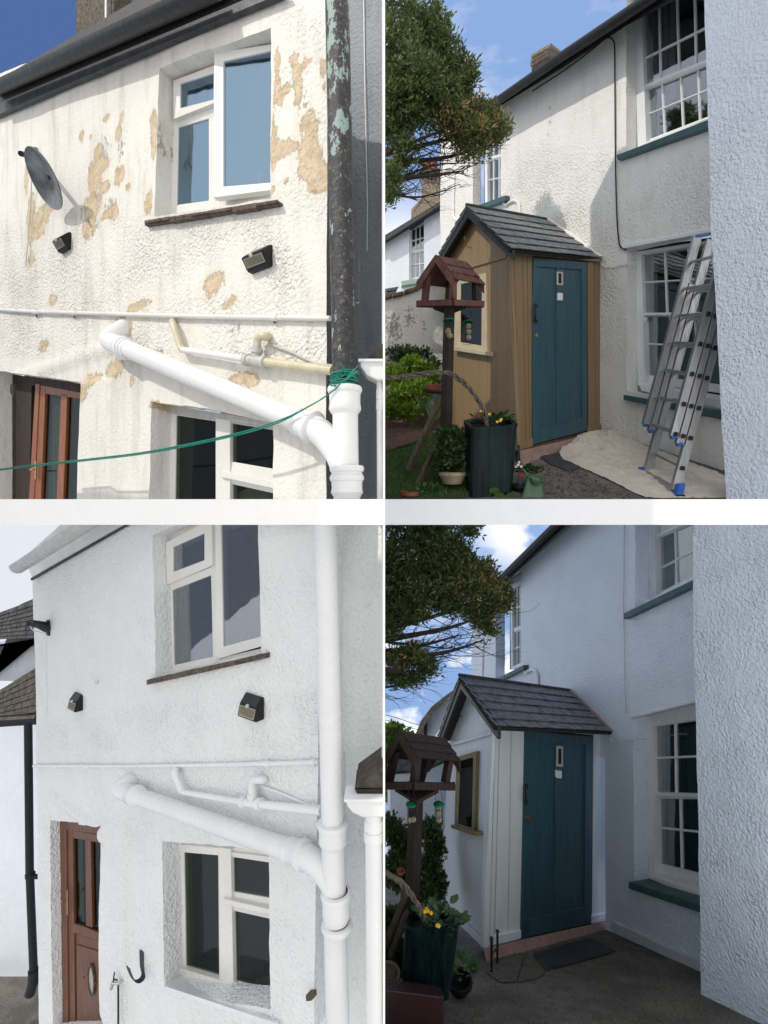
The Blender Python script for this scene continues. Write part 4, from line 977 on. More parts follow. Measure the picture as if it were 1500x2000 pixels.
# ================================================================== BEFORE garden side (upper right)
nD = V((-.93, -.36, 0)).normalized(); PDm = Pl(nD, nD*(-4.53/math.hypot(.93, .36)))
PG = Pl(nD, nD*(-2.974/math.hypot(.93, .36)))            # gable front of the porch
cG = pt(1000, 700, 1); tG = PG.at(1000, 700)
nH = V((.614, -.789, 0)).normalized(); PH = Pl(nH, tG)    # door wall of the porch
GT = Sheet(-1.755, .032, .438)                            # sloping ground of the upper garden
hD = empty('roughcast_house', PDm.at(1300, 900), 'white roughcast house before painting, black roof edge, sash windows with teal sills', 'house')
wu = quadpx(1223,-25,1223,297,1354,249,1395,236,1395,-25)
wl = quadpx(1224,484,1224,762,1430,816,1430,440)
wf = quadpx(923,220,978,200,978,388,923,410)
def roughD(x, y):
    n_ = .6+.8*noise.noise(V((x*.01, y*.01, 5)))
    a = max(0, min(1, (y-250)/80))*max(0, min(1, (1240-x)/60)); return max(.12, n_)*max(a, .22+.3*max(0, min(1, (y-300)/100)))
wall('wall', 'porch_side_render', PDm, [(860, 640), (860, 215), (925, 205), (961, 205), (980, 202), (1100, 128), (1223, 45), (1330, -25), (1440, -25), (1440, 960), (1178, 850)], [wu, wl, wf], .05, hD, .16,
     (), [(1074, 213, 8, 16), (1074, 238, 9, 20), (1071, 262, 7, 14), (1092, 268, 6, 10), (1042, 280, 3, 10), (1082, 252, 3, 14), (1100, 370, 8, 10), (1090, 260, 2, 10), (1197, 345, 3, 22), (1130, 335, 3, 5), (1100, 115, 4, 3), (1338, 290, 10, 6), (1384, 850, 2, 34), (1290, 882, 20, 3)], roughD)
MB().loft([PDm.at(*p, .26) for p in quadpx(952,211,961,198,1100,101,1185,49,1300,-30,1375,-30,1223,50,1207,61,1100,132,980,205,962,220)], [PDm.at(*p, -.02) for p in quadpx(952,211,961,198,1100,101,1185,49,1300,-30,1375,-30,1223,50,1207,61,1100,132,980,205,962,220)]).build('eaves', 'black_iron', hD)
gt = MB(); gt.tube([PDm.at(950, 212, .32), PDm.at(1100, 109, .32), PDm.at(1310, -30, .32)], .055, 12); gt.build('gutter', 'black_plastic', hD, smooth=True)
MB().face(PDm, quadpx(925,196,985,192,985,212,925,222), -.05, .12).build('window_head', 'grey_render', hD)
MB().prism([PDm.at(940, 214, .3), PDm.at(1330, -45, .3), PDm.at(1330, -45, .3)-nD*3+V((0, 0, 2.2)), PDm.at(940, 214, .3)-nD*3+V((0, 0, 2.2))], V((0, 0, -.06))).build('roof', 'dark_slate', hD)
def win(parent, at, label=None):
    o = empty('window', at, label, None); o.parent = parent; o.location = V(at)-WL[parent]; return o
def curtain(pl, q, off, parent, waves=5, amp=.02, m='curtain'):
    a, b, c, d = [pl.at(x, y, off) for x, y in q]; mb = MB(); n = waves*6; top = []; bot = []
    for i in range(n+1):
        t = i/n; o = pl.n*amp*math.sin(t*waves*6.28)
        top.append(a.lerp(b, t)+o); bot.append(d.lerp(c, t)+o*1.5)
    mb.add(top+bot, [(i, i+1, n+2+i, n+1+i) for i in range(n)]); return mb.build('curtain', m, parent, smooth=True)
# upper sash window
W1 = win(hD, PDm.at(1300, 280)); f0 = -.15
bezel(PDm, quadpx(1239,-28,1420,-28,1420,225,1245,288), quadpx(1251,-10,1400,-10,1400,224,1262,277), f0, .10, 'white_paint', W1, 'frame', 0)
bezel(PDm, quadpx(1250,-10,1400,-10,1400,110,1253,177), quadpx(1254,-6,1400,-6,1400,107,1254,168), f0-.03, .04, 'white_paint', W1, 'upper_sash')
bezel(PDm, quadpx(1255,161,1400,110,1400,226,1260,278), quadpx(1261,176,1400,120,1400,221,1265,273), f0-.06, .04, 'white_paint', W1, 'lower_sash')
bars(PDm, [(1253,116,1400,42), (1285,-10,1289,157), (1320,-10,1325,138), (1355,-10,1358,125)], .02, f0-.034, .03, 'white_paint', W1)
bars(PDm, [(1261,224.5,1400,167), (1292,162,1297,263), (1328,145,1333,250), (1362,130,1366,240)], .02, f0-.064, .03, 'white_paint', W1)
MB().bar(PDm, 1252, 172, 1400, 110, .05, f0-.02, .06).build('meeting_rail', 'white_paint', W1)
pane(PDm, quadpx(1250,-12,1405,-12,1405,112,1250,172), f0-.05, W1); pane(PDm, quadpx(1258,172,1405,112,1405,226,1262,278), f0-.08, W1)
room(PDm, quadpx(1240,-20,1440,-20,1440,240,1240,290), f0-.1, 1.0, W1)
curtain(PDm, quadpx(1290,0,1322,-10,1318,190,1292,215), f0-.25, W1, 3)
curtain(PDm, quadpx(1256,10,1290,0,1286,262,1264,272), f0-.25, W1, 2)
A = [PDm.at(1203,303,.06), PDm.at(1420,219,.06), PDm.at(1420,237,.06), PDm.at(1206,312.5,.06)]; MB().prism(A, -nD*.22).build('window_sill', 'teal_sill', hD, bevel=.006)
# lower sash window
W2 = win(hD, PDm.at(1320, 770)); f1 = -.15
bezel(PDm, quadpx(1239,492,1430,462,1430,790,1246,752), quadpx(1252,497,1430,468,1430,776,1259,748), f1, .10, 'white_paint', W2, 'frame', 0)
bezel(PDm, quadpx(1252,494,1430,462,1430,612,1255,617), quadpx(1256,499,1430,470,1430,609,1256,611), f1-.03, .04, 'white_paint', W2, 'upper_sash')
bezel(PDm, quadpx(1256,612,1430,612,1430,771,1260,748), quadpx(1263,617,1430,617,1430,754,1265,732), f1-.06, .04, 'white_paint', W2, 'lower_sash')
bars(PDm, [(1254,551.5,1430,541), (1297,490,1301.5,612), (1343,482,1352,612), (1395,470,1400,612)], .02, f1-.034, .03, 'white_paint', W2)
bars(PDm, [(1263,671.5,1430,679), (1307,616,1310,740), (1356,616,1362,746), (1404,616,1408,752)], .02, f1-.064, .03, 'white_paint', W2)
MB().bar(PDm, 1254, 614, 1430, 612, .035, f1-.02, .06).build('meeting_rail', 'white_paint', W2)
MB().face(PDm, quadpx(1246,748,1430,784,1430,806,1252,763), f1+.04, .08).build('bottom_trim', 'white_paint', W2, bevel=.01)
MB().face(PDm, quadpx(1258,620,1263,620,1259,632,1254,634), f1-.03, .03).build('sash_horn', 'white_paint', W2)
pane(PDm, quadpx(1250,492,1435,460,1435,614,1252,618), f1-.05, W2); pane(PDm, quadpx(1260,612,1435,612,1435,772,1262,740), f1-.08, W2)
room(PDm, quadpx(1240,485,1450,455,1450,790,1246,748), f1-.1, 1.1, W2)
curtain(PDm, quadpx(1262,500,1284,496,1283,735,1266,732), f1-.22, W2, 2); 
MB().tube([PDm.at(1285, 610, f1-.5), PDm.at(1285, 735, f1-.5)], [.01, .05], 8).build('floor_lamp', 'shadow_gap', W2)
MB().face(PDm, quadpx(1285,500,1345,490,1345,640,1285,650), f1-.9, .02).build('picture', 'bark', W2)
MB().prism([PDm.at(1217,771,.07), PDm.at(1440,808,.07), PDm.at(1440,826,.07), PDm.at(1217,781,.07)], -nD*.24).build('window_sill', 'teal_sill', hD, bevel=.008)
MB().face(PDm, quadpx(1212,478,1440,434,1440,444,1216,486), .03, .05).build('lintel_board', 'white_paint', hD, bevel=.008)
# far sash window partly behind the tree
W3 = win(hD, PDm.at(960, 392))
bezel(PDm, quadpx(946,212,1000,206,1000,385,947,402), quadpx(951,220,1000,210,1000,381,952,395), f0, .08, 'white_paint', W3, 'frame', 0)
bars(PDm, [(951,311,1000,298)], .07, f0-.02, .05, 'white_paint', W3, 'meeting_rail')
bars(PDm, [(963,220,963,392), (974,220,974,392), (951,352,1000,342), (951,265,1000,255)], .025, f0-.03, .03, 'white_paint', W3)
pane(PDm, quadpx(950,215,1000,212,1000,385,950,398), f0-.05, W3); room(PDm, quadpx(946,210,1010,205,1010,390,946,402), f0-.1, .5, W3)
MB().prism([PDm.at(930,402,.08), PDm.at(987,381,.08), PDm.at(987,391,.08), PDm.at(934,410,.08)], -nD*.22).build('window_sill', 'teal_sill', hD, bevel=.006)
# projecting wing at the right edge
PE = Pl(nD, pt(1395, 600, 4.0)); PE_ = PE
wg = empty('projecting_wing', PE.at(1420, 980), 'shade-tinted white roughcast end wall at the right edge beside the aluminium ladder', 'wall')
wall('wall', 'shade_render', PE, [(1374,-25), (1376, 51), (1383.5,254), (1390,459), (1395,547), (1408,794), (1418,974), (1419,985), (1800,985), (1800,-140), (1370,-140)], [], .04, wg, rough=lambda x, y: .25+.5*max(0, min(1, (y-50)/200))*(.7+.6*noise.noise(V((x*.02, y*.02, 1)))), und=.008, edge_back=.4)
# cables and hoses on the wall
MB().tube(bez([PDm.at(x, y, .02) for x, y in ((1040,178),(1100,139),(1150,102),(1180,77),(1190,73),(1198,80),(1200.5,95),(1201,170),(1202,300),(1203,360),(1205,425),(1208,465),(1212,482),(1223,488))], 5), .0075, 6).build('wall_cable', 'black_plastic', None, label='thin black cable running along the eaves and down beside the teal sill', cat='cable')
MB().tube(bez([PDm.at(x, y, .02) for x, y in ((983,394),(988,400),(994,396),(1004,391.5),(1012,396),(1015,410),(1015,425))], 5), .02, 8).build('overflow_hose', 'gloss_white', None, smooth=True, label='white hose arching from the far teal sill down behind the slate porch roof', cat='hose')
MB().tube(bez([PDm.at(x, y, .02) for x, y in ((887,335),(886,380),(886,420),(888,427),(893,430),(900,428))], 5), .022, 8).build('wall_conduit', 'gloss_white', None, smooth=True, label='white conduit on the far wall just left of the far sash window', cat='conduit')
MB().tube(bez([PDm.at(x, y, .012) for x, y in ((1172,512),(1180,521),(1195,522),(1215,518),(1232,514),(1240,513))], 5), .006, 6).build('wall_cable', 'gloss_white', None, label='thin white painted cable from the tan porch corner to the lower sash window', cat='cable')
# porch
def porch(PW, PG_, PH_, g, m_side, m_door_side, m_trim, m_win, label, door_label, seed, gable_boards):
    root = empty('porch', PG_.at(g['corner'][1][0], g['corner'][1][1]), label, 'porch')
    n, nh = PG_.n, PH_.n; up = V((0, 0, 1))
    # gable wall made of tongue and groove boards
    ap, le, bl, br_, tr = g['gable']
    outline = [ap, tr, br_, bl, le]
    back = MB().face(PG_, outline, -.012, .03)
    back.build('gable_wall', m_side, root)
    if gable_boards:
        mb = MB(); U = [PG_.uv(PG_.at(*p)) for p in outline]; u0 = min(u[0] for u in U); u1 = max(u[0] for u in U); k = 0; wd = (u1-u0)/gable_boards
        def clip(u):
            ys = []
            for i in range(len(U)):
                a, b = U[i], U[(i+1) % len(U)]
                if (a[0]-u)*(b[0]-u) <= 0 and abs(a[0]-b[0]) > 1e-6: ys.append(a[1]+(b[1]-a[1])*(u-a[0])/(b[0]-a[0]))
            return (min(ys), max(ys)) if len(ys) > 1 else None
        for i in range(gable_boards):
            a, b = u0+wd*i+.0015, u0+wd*(i+1)-.0015; ca, cb = clip(a), clip(b)
            mid = clip((a+b)/2)
            if ca and cb:
                P = [PG_.w3(a, ca[0], 0), PG_.w3(b, cb[0], 0), PG_.w3(b, cb[1], 0), PG_.w3(a, ca[1], 0)]
                mb.prism(P, -n*.014)
        mb.build('cladding', m_side, root, bevel=.0015)
    mb = MB().face(PG_, g['hboard'], .018, .018); mb.build('cross_board', m_side, root, bevel=.003)
    # door wall
    tl, tr2, br2, bl2 = g['doorwall']
    MB().face(PH_, [tl, tr2, br2, bl2], -.03, .04).build('door_wall', m_door_side, root)
    MB().prism([PG_.at(*tr), PH_.at(*tr2), PH_.at(*tr2)-n*-.0+nh*-.3, PG_.at(*tr)-nh*.3], V((0, 0, -.001)))
    for q in g['boards']: MB().face(PH_, q, .0, .03).build('side_board', m_door_side, root, bevel=.002)
    for q in g['skirt']: MB().face(PH_, q, .02, .02).build('skirting', m_door_side, root, bevel=.003)
    if 'gskirt' in g: MB().face(PG_, g['gskirt'], .015, .015).build('skirting', m_door_side, root, bevel=.003)
    # window in the gable
    wn = win(root, PG_.at(*g['win_o'][2]))
    bezel(PG_, g['win_o'], g['win_i'], .022, .05, m_win, wn, 'frame', .004)
    MB().face(PG_, g['win_i'], .014, .004).build('pane', 'dark_glass', wn)
    MB().face(PG_, grow(g['win_i'], 2), .006, .005).build('dark_backing', g.get('dark_backing', 'shadow_gap'), wn)  # dark plate behind the pane, in place of an opening
    MB().face(PG_, g['win_s'], .07, .10).build('sill', m_win, wn, bevel=.005)
    # door
    d = g['door']; dr = empty('door', PH_.at(*d[2]), door_label, None); dr.parent = root; dr.location = PH_.at(*d[2])-WL[root]
    MB().face(PH_, grow(d, 2.0), -.008, .02).build('frame', 'shadow_gap', dr)
    MB().face(PH_, d, .004, .02).build('leaf_panel', 'teal_door', dr)
    mb = MB()
    for q in g['rails']: mb.face(PH_, q, .018, .016)
    mb.build('rails', 'teal_door', dr, bevel=.003)
    lb = g['letter']; MB().face(PH_, lb, .024, .01).build('letterbox', 'grey_plastic', dr, bevel=.003)
    cx = sum(p[0] for p in lb)/4; cy = sum(p[1] for p in lb)/4
    MB().face(PH_, [(cx+(x-cx)*.45, cy+(y-cy)*.75) for x, y in lb], .027, .006).build('letter_slot', 'shadow_gap', dr)
    MB().face(PH_, g['bell'], .040, .03).build('door_bell', 'gloss_white', dr, bevel=.008)
    kx, ky = g['handle']
    hb = MB(); hb.tube(bez([PH_.at(kx, ky-14, .02), PH_.at(kx-1, ky-11, .05), PH_.at(kx, ky, .075), PH_.at(kx-1, ky+11, .05), PH_.at(kx, ky+14, .02)], 4), .010, 8)
    for s in (-15, 15): hb.ball(PH_.at(kx, ky+s, .022), .025, 8)
    hb.build('handle', 'black_iron', dr, smooth=True)
    kx, ky = g['lock']; MB().lathe(PH_.at(kx, ky, .018), PH_.n, [(0, .025), (.008, .024), (.012, .012), (.013, .001)], 14).build('lock', 'brass', dr, smooth=True)
    # roof: two slopes of slates, black barge boards, pale mortar fillet
    R1 = PG_.at(*g['R1'], .13); R2 = PW.at(*g['R2'], .01); E2 = PW.at(*g['E2'], .01); E1 = PG_.at(*g['E1'], .13); E3 = PG_.at(*g['E3'], .13)
    nn = (R2-R1).cross(E1-R1).normalized(); nn = nn if nn.z > 0 else -nn
    MB().prism([R1, R2, E2, E1], -nn*.03).build('roof_deck', 'shadow_gap', root)
    sl = MB(); slates(sl, (R1, R2, E2, E1), 6, seed); sl.build('roof_slates', 'slate', root)
    E4 = R2+(E3-R1); n2 = (R2-R1).cross(E3-R1).normalized(); n2 = n2 if n2.z > 0 else -n2
    sl = MB(); slates(sl, (R1, R2, E4, E3), 6, seed+1); sl.prism([R1, R2, E4, E3], -n2*.02); sl.build('far_roof_slates', 'slate', root)
    dn = V((0, 0, -1)); bw = g['barge']
    for (a, b) in ((R1, E1), (R1, E3)):
        q = [a-n*.015, b-n*.015, b-n*.015+dn*bw*.8, a-n*.015+dn*bw]
        MB().prism(q, -n*.03).build('barge_board', 'black_iron' if m_side != 'x' else m_side, root)
    # soffit closing the overhang on the left slope
    MB().prism([R1-n*.03+dn*.04, E3-n*.03+dn*.04, E3-n*.14+dn*.04, R1-n*.14+dn*.04], dn*.01).build('soffit', 'dark_wood', root)
    mb = MB(); mb.tube([R2+nn*.01+PW.n*.02, R2.lerp(E2, .5)+nn*.02+PW.n*.02, E2+nn*.01+PW.n*.02], .022, 8); mb.build('flashing', g.get('flash', 'porch_side_render'), root)
    mb = MB(); mb.tube([R1+up*.012, R2+up*.012], .018, 8); mb.build('ridge', 'dark_slate', root)
    # eaves trim over the door
    MB().face(PH_, g['eave'], .03, .03).build('eaves_trim', m_door_side, root)
    return root
def lerp2(a, b, t): return (a[0]+(b[0]-a[0])*t, a[1]+(b[1]-a[1])*t)
gTR = dict(corner=((1000, 490), (1013, 880)), gable=((913, 412), (868, 498), (861, 858), (1012, 880), (997, 492)),
  hboard=quadpx(890,522,988,495,988,504,888,531),
  doorwall=((996, 484), (1172, 503), (1178, 841), (1012, 880)),
  boards=[quadpx(997,485,1003,486,1015,879,1011,880), quadpx(1004,486,1020,488,1027,876,1016,879), quadpx(1021,488,1029,489,1034,874,1028,876), quadpx(1030,490,1041,491,1041,872,1035,873.5),
          quadpx(1148,501,1160,502,1164,844,1150,847), quadpx(1161.5,502,1172,503,1177,841,1165,844)],
  skirt=[quadpx(1012,863,1041,855,1041,872,1012,880.5), quadpx(1149,833,1178,828,1178,841,1149,847)],
  win_o=quadpx(887,545,949,533,951,690,886,680), win_i=quadpx(900,555,941,546,940,675,899,668), win_s=quadpx(883,676,952,687,952,695,883,684),
  door=quadpx(1042,502,1146,512,1147,841,1041,868),
  rails=[quadpx(1042,502,1146,512,1146,527,1042,520), quadpx(1042,520,1050,521,1049,866,1041,868), quadpx(1088,524,1101,525,1102,828,1088,832), quadpx(1137,526,1146,527,1147,841,1138,843), quadpx(1049,838,1138,815,1138,843,1049,866)],
  letter=quadpx(1088,530,1100,531,1100,557,1088,556), bell=quadpx(1091.5,571,1100,572,1100,587,1091.5,586), handle=(1046, 612), lock=(1048, 656),
  R1=(911, 402), R2=(1070, 430), E2=(1175, 505), E1=(998, 487), E3=(857, 497), barge=.12, flash='porch_side_render',
  eave=quadpx(1000,484,1172,503,1172,511,1000,493))
L_TREE = (.062, .022)
pr = porch(PDm, PG, PH, gTR, 'tan_paint', 'tan_paint', 'tan_paint', 'cream_paint', 'tan boarded lean-to porch with blue-green door and grey slate roof, sunlit gable', None, 11, 9)
MB().tube([PG.at(896,472,.01), PG.at(905,466,.08), PG.at(908,462,.1), PG.at(909,470,.1)], .005, 6).build('hook', 'black_iron', pr)
mb = MB()
cc = [PH.at(1012,881,.06), PH.at(1178,842,.06), PH.at(1178,842,-.25), PH.at(1012,881,-.25)]
lo_ = [GT.at(1014,906)-V((0,0,.05)), GT.at(1182,852)-V((0,0,.05))]
top = [cc[0], cc[1], cc[2], cc[3]]; bot = [V((p.x, p.y, GT.z(p.x, p.y)-.05)) for p in top]; bot[0] += nH*.06; bot[1] += nH*.06
mb.loft(top, bot).build('door_step', 'pink_step', None, bevel=.01, label='worn pink painted step under the blue-green door of the tan porch', cat='step')
# ground: terrace, lawn, bed
def sheet_grid(name, mat_, pts_px, G, step, off, amp=.0, kind='structure', fn=None, label=None, cat=None):
    P = dense([(p.x, p.y) for p in [G.at(*q) for q in pts_px]], step, .0) if pts_px and not isinstance(pts_px[0], V) else dense([(p.x, p.y) for p in pts_px], step, .0)
    vs = list(P); es = [(i, (i+1) % len(P)) for i in range(len(P))]
    x0, x1 = min(p[0] for p in P), max(p[0] for p in P); y0, y1 = min(p[1] for p in P), max(p[1] for p in P)
    x = x0+step/2
    while x < x1:
        y = y0+step/2
        while y < y1:
            if inside((x, y), P) and min((x-p[0])**2+(y-p[1])**2 for p in P) > (step*.35)**2: vs.append((x, y))
            y += step
        x += step
    ov, oe, of, *_ = delaunay_2d_cdt([V(p) for p in vs], es, [], 0, 1e-5); fs = [list(f) for f in of if inside(sum((ov[k] for k in f), V((0, 0)))/len(f), P)]
    def h(x, y):
        return off+amp*noise.noise(V((x*2.1, y*2.1, 0)))+amp*.4*noise.noise(V((x*8, y*8, 3)))+(fn(x, y, P) if fn else 0)
    v3 = [V((p[0], p[1], G.z(p[0], p[1])+h(p[0], p[1]))) for p in ov]
    for f in fs:
        if (v3[f[1]]-v3[f[0]]).cross(v3[f[2]]-v3[f[0]]).z < 0: f.reverse()
    return MB().add(v3, fs).build(name, mat_, smooth=True, weld=False, kind=kind, label=label, cat=cat)
corners = [V((-.3, 3.93, 0)), V((4.4, 3.93, 0)), V((5.2, 12, 0)), V((-2.4, 12, 0)), V((-2.4, 5.6, 0))]
sheet_grid('terrace_ground', 'concrete', corners, GT, .16, 0, .006)
sheet_grid('flower_bed', 'mulch', quadpx(700,770,868,790,868,832,846,850,800,875,740,890,700,890), GT, .06, .03, .03)
sheet_grid('lawn', 'grass_base', quadpx(700,868,760,874,800,866,850,846,868,840,905,900,915,975,700,975), GT, .07, .012, .012)
def blades(name, pxs, G, n, h, m, label):
    mb = MB(); P = [(p.x, p.y) for p in [G.at(*q) for q in pxs]]
    x0, x1 = min(p[0] for p in P), max(p[0] for p in P); y0, y1 = min(p[1] for p in P), max(p[1] for p in P); k = 0
    while k < n:
        x, y = random.uniform(x0, x1), random.uniform(y0, y1)
        if not inside((x, y), P): continue
        k += 1; p = V((x, y, G.z(x, y)+.008)); d = V((random.uniform(-.5, .5), random.uniform(-.5, .5), 1)).normalized()
        mb.leaf(p, d, V((random.uniform(-1, 1), -1, 0)).normalized(), h*random.uniform(.5, 1.3), h*.16, random.uniform(.02, 1))
    return mb.build(name, m, kind='stuff', label=label)
blades('grass', quadpx(700,872,760,878,800,870,850,850,868,844,905,905,915,973,700,973), GT, 9000, .035, 'mid_leaf', 'short grass below the old bird table')
A = [V((-.25, 3.97, 0)), V((4.3, 3.97, 0)), V((5.0, 11.8, 0)), V((-2.3, 11.8, 0)), V((-2.3, 5.7, 0))]
A = [V((p.x, p.y, GT.z(p.x, p.y)-.05)) for p in A]
MB().prism(A, V((0, 0, -.03))).build('added_bounce_sheet', 'beam_white', kind='structure')  # added white sheet under the terrace, bounces light into the lower garden
def grit(name, pts, G, n, label, m='grey_brown_wood'):
    mb = MB(); P = [(p.x, p.y) for p in pts]; x0, x1 = min(p[0] for p in P), max(p[0] for p in P); y0, y1 = min(p[1] for p in P), max(p[1] for p in P); k = 0
    while k < n:
        x, y = random.uniform(x0, x1), random.uniform(y0, y1)
        if not inside((x, y), P): continue
        k += 1; r = random.choice((.004, .005, .006, .009, .013)); c = V((x, y, G.z(x, y)+r*.4+.004)); a = random.uniform(0, 3)
        e = [V((math.cos(a)*r, math.sin(a)*r, 0)), V((-math.sin(a)*r*.7, math.cos(a)*r*.7, 0)), V((0, 0, r*.6))]
        mb.add([c+e[0], c+e[1], c-e[0], c-e[1], c+e[2], c-e[2]], [(0, 1, 4), (1, 2, 4), (2, 3, 4), (3, 0, 4), (1, 0, 5), (2, 1, 5), (3, 2, 5), (0, 3, 5)])
    return mb.build(name, m, kind='stuff', label=label)
grit('grit', [GT.at(*q) for q in ((1015, 915), (1100, 905), (1240, 975), (1060, 975), (1015, 975))], GT, 500, 'small stones and crumbs on the concrete before the dust sheet')
# garden wall, far house, chimneys
PW_ = Pl((.10, -1, 0), pt(868, 700, 6.9))
gw = empty('garden_wall', PW_.at(810, 810), 'weathered white garden wall with terracotta coping beside the tan porch', 'wall')
wall('wall', 'porch_side_render', PW_, quadpx(700,590,752,578,800,566,832,550,872,548,872,860,700,860), [], .08, gw, rough=.3, molds=[(770,640,50,70),(800,620,30,50),(760,690,40,40),(830,640,10,40)], und=.02, edge_back=.25)
c_ = MB(); 
for k in range(9):
    t0, t1 = k/9, (k+1)/9; pa = [(700, 592), (752, 577), (800, 565), (833, 549), (880, 547)]
    f = lambda t: lerp2(pa[int(min(t*4, 3.999))], pa[int(min(t*4, 3.999))+1], t*4-int(min(t*4, 3.999)))
    a, b = f(t0), f(t1-.006); j = random.uniform(-.8, .8)
    c_.prism([PW_.at(a[0], a[1]-1+j, .05), PW_.at(b[0], b[1]-1+j, .05), PW_.at(b[0], b[1]+6+j, .05), PW_.at(a[0], a[1]+6+j, .05)], V((0, .35, 0)))
c_.build('coping', 'coping', gw, bevel=.01)
PF = Pl((-.30, -1, 0), pt(800, 500, 11.5)); fh = empty('far_house', PF.at(800, 650), 'far grey-white house with a small sash window beyond the garden wall', 'house')
wall('wall', 'shade_render', PF, quadpx(700,492,752,466,860,400,900,380,900,700,700,700), [quadpx(799,444,828,428,828,542,799,548)], .15, fh, reveal=.2, rough=.2)
MB().loft([PF.at(*p, .25) for p in quadpx(740,466,752,459,860,393,866,391,866,399,860,402,752,470,740,476)], [PF.at(*p, -.1) for p in quadpx(740,466,752,459,860,393,866,391,866,399,860,402,752,470,740,476)]).build('gutter', 'black_iron', fh)
MB().prism([PF.at(700, 492, .2), PF.at(868, 390, .2), PF.at(868, 390, .2)+V((.3, 3, .6)), PF.at(700, 492, .2)+V((.3, 3, .6))], V((0, 0, -.1))).build('roof', 'dark_slate', fh)
wff = win(fh, PF.at(812, 545)); bezel(PF, quadpx(800,440,830,425,830,545,800,548), quadpx(804,446,830,436,830,540,804,543), -.12, .08, 'white_paint', wff, 'frame', 0)
bars(PF, [(804,492,830,487)], .08, -.12, .05, 'white_paint', wff, 'meeting_rail'); bars(PF, [(812,442,812,543), (820,438,820,543), (804,470,830,463), (804,517,830,514)], .03, -.13, .03, 'white_paint', wff)
pane(PF, quadpx(802,440,832,430,832,545,802,545), -.16, wff); room(PF, quadpx(800,435,834,425,834,550,800,550), -.2, .6, wff); curtain(PF, quadpx(804,446,812,442,812,543,804,543), -.3, wff, 2)
MB().prism([PF.at(784,549,.1), PF.at(832,541,.1), PF.at(832,550,.1), PF.at(784,558,.1)], V((0, .2, 0))).build('window_sill', 'pale_green_sill', fh)
sl = MB(); slates(sl, (pt(742,566,7.6), pt(780,560,7.6), pt(768,582,7.3), pt(742,584,7.3)), 3, 2); sl.build('shed_roof', 'dark_slate', None, label='small dark slate shed roof peeping over the garden wall at far left', cat='roof')
ch1 = empty('chimney_stack', pt(830, 425, 12.5), 'tall far chimney stack with red pots showing under the tree branches', 'chimney')
def chim(root, front, side, d, m, band=True):
    f = [pt(x, y, d) for x, y in front]; mb = MB().prism(f, V((.25, .9, 0))); mb.build('stack', m, root, bevel=.02)
chim(ch1, quadpx(823,332,857,330,858,388,864,395,864,425,802,428,803,408,823,386), None, 12.5, 'chimney_render')
MB().prism([pt(x, y, 12.4) for x, y in quadpx(820,333,860,330,860,338,820,341)], V((.25, 1.1, 0))).build('cap', 'chimney_stone', ch1, bevel=.02)
for x in (832, 846): MB().lathe(pt(x, 333, 12.8), (0, 0, 1), [(0, .10), (.15, .09), (.17, .11), (.2, .11)], 12).build('chimney_pot', 'terracotta', ch1, smooth=True)
ch2 = empty('chimney_stack', pt(1068, 140, 9), 'stone chimney stack rising behind the black roof edge of the roughcast house', 'chimney')
mb = MB(); mb.prism([pt(x, y, 8.6) for x, y in quadpx(1037,118,1070,98,1070,160,1037,160)], V((.5, .35, 0))); mb.build('stack', 'chimney_stone', ch2, bevel=.02)
mb = MB()
for k in range(3): mb.prism([pt(x, y, 8.58-.03*k) for x, y in quadpx(1035+k,122-k*8,1072+k*2,99-k*8,1072+k*2,106-k*8,1035+k,129-k*8)], V((.55+.05*k, .45, 0)))
mb.build('cap', 'chimney_render', ch2, bevel=.01)
# tree
tr_ = empty('evergreen_tree', pt(640, 980, 6.2), 'big evergreen tree with reddish tips hanging over the tan porch', 'tree')
cl = [(780,40,6.0,60,50,1500),(830,80,6.0,50,45,1300),(770,110,5.9,60,50,1500),(865,130,6.1,45,40,1200),(810,160,5.8,60,50,1500),(895,165,6.1,38,36,1000),(770,200,5.9,45,50,1200),(850,200,6.0,50,40,1200),(905,215,6.1,40,30,900),(935,230,6.2,28,22,600),(955,258,6.2,30,20,700),(925,258,6.0,34,22,700),(880,235,6.0,40,22,700),(800,240,6.0,40,20,450),(770,262,6.0,28,26,420),(965,238,6.3,18,16,250),(930,292,6.2,24,12,220),(895,275,6.1,26,12,180),(790,290,6.0,22,14,220),(768,345,5.9,16,22,260),(762,385,5.9,12,16,160),(785,325,6.1,22,10,130),(980,258,6.3,9,14,120),(910,300,6.1,26,10,130),(740,150,6.0,50,90,700),(850,50,6.1,28,26,500)]
stm = [((650,360,6.2),(900,335,6.1),.05,.008),((650,370,6.2),(860,330,6.2),.04,.008),((660,330,6.2),(950,285,6.2),.05,.008),((690,300,6.1),(930,262,6.1),.045,.008),((650,380,6.3),(870,372,6.1),.025,.006),((700,330,6.1),(880,250,6.0),.04,.008),((700,330,6.1),(810,390,6.0),.02,.005),((650,300,6.3),(800,230,6.2),.06,.012),((650,260,6.3),(880,190,6.1),.07,.012),((650,800,6.4),(690,200,6.2),.16,.08),((720,345,6.1),(840,300,6.1),.02,.005),((720,345,6.1),(905,318,6.2),.02,.005)]
grow_tree(tr_, cl, stm, None, None, .060, .021, ((930,262,60),(915,240,40)))
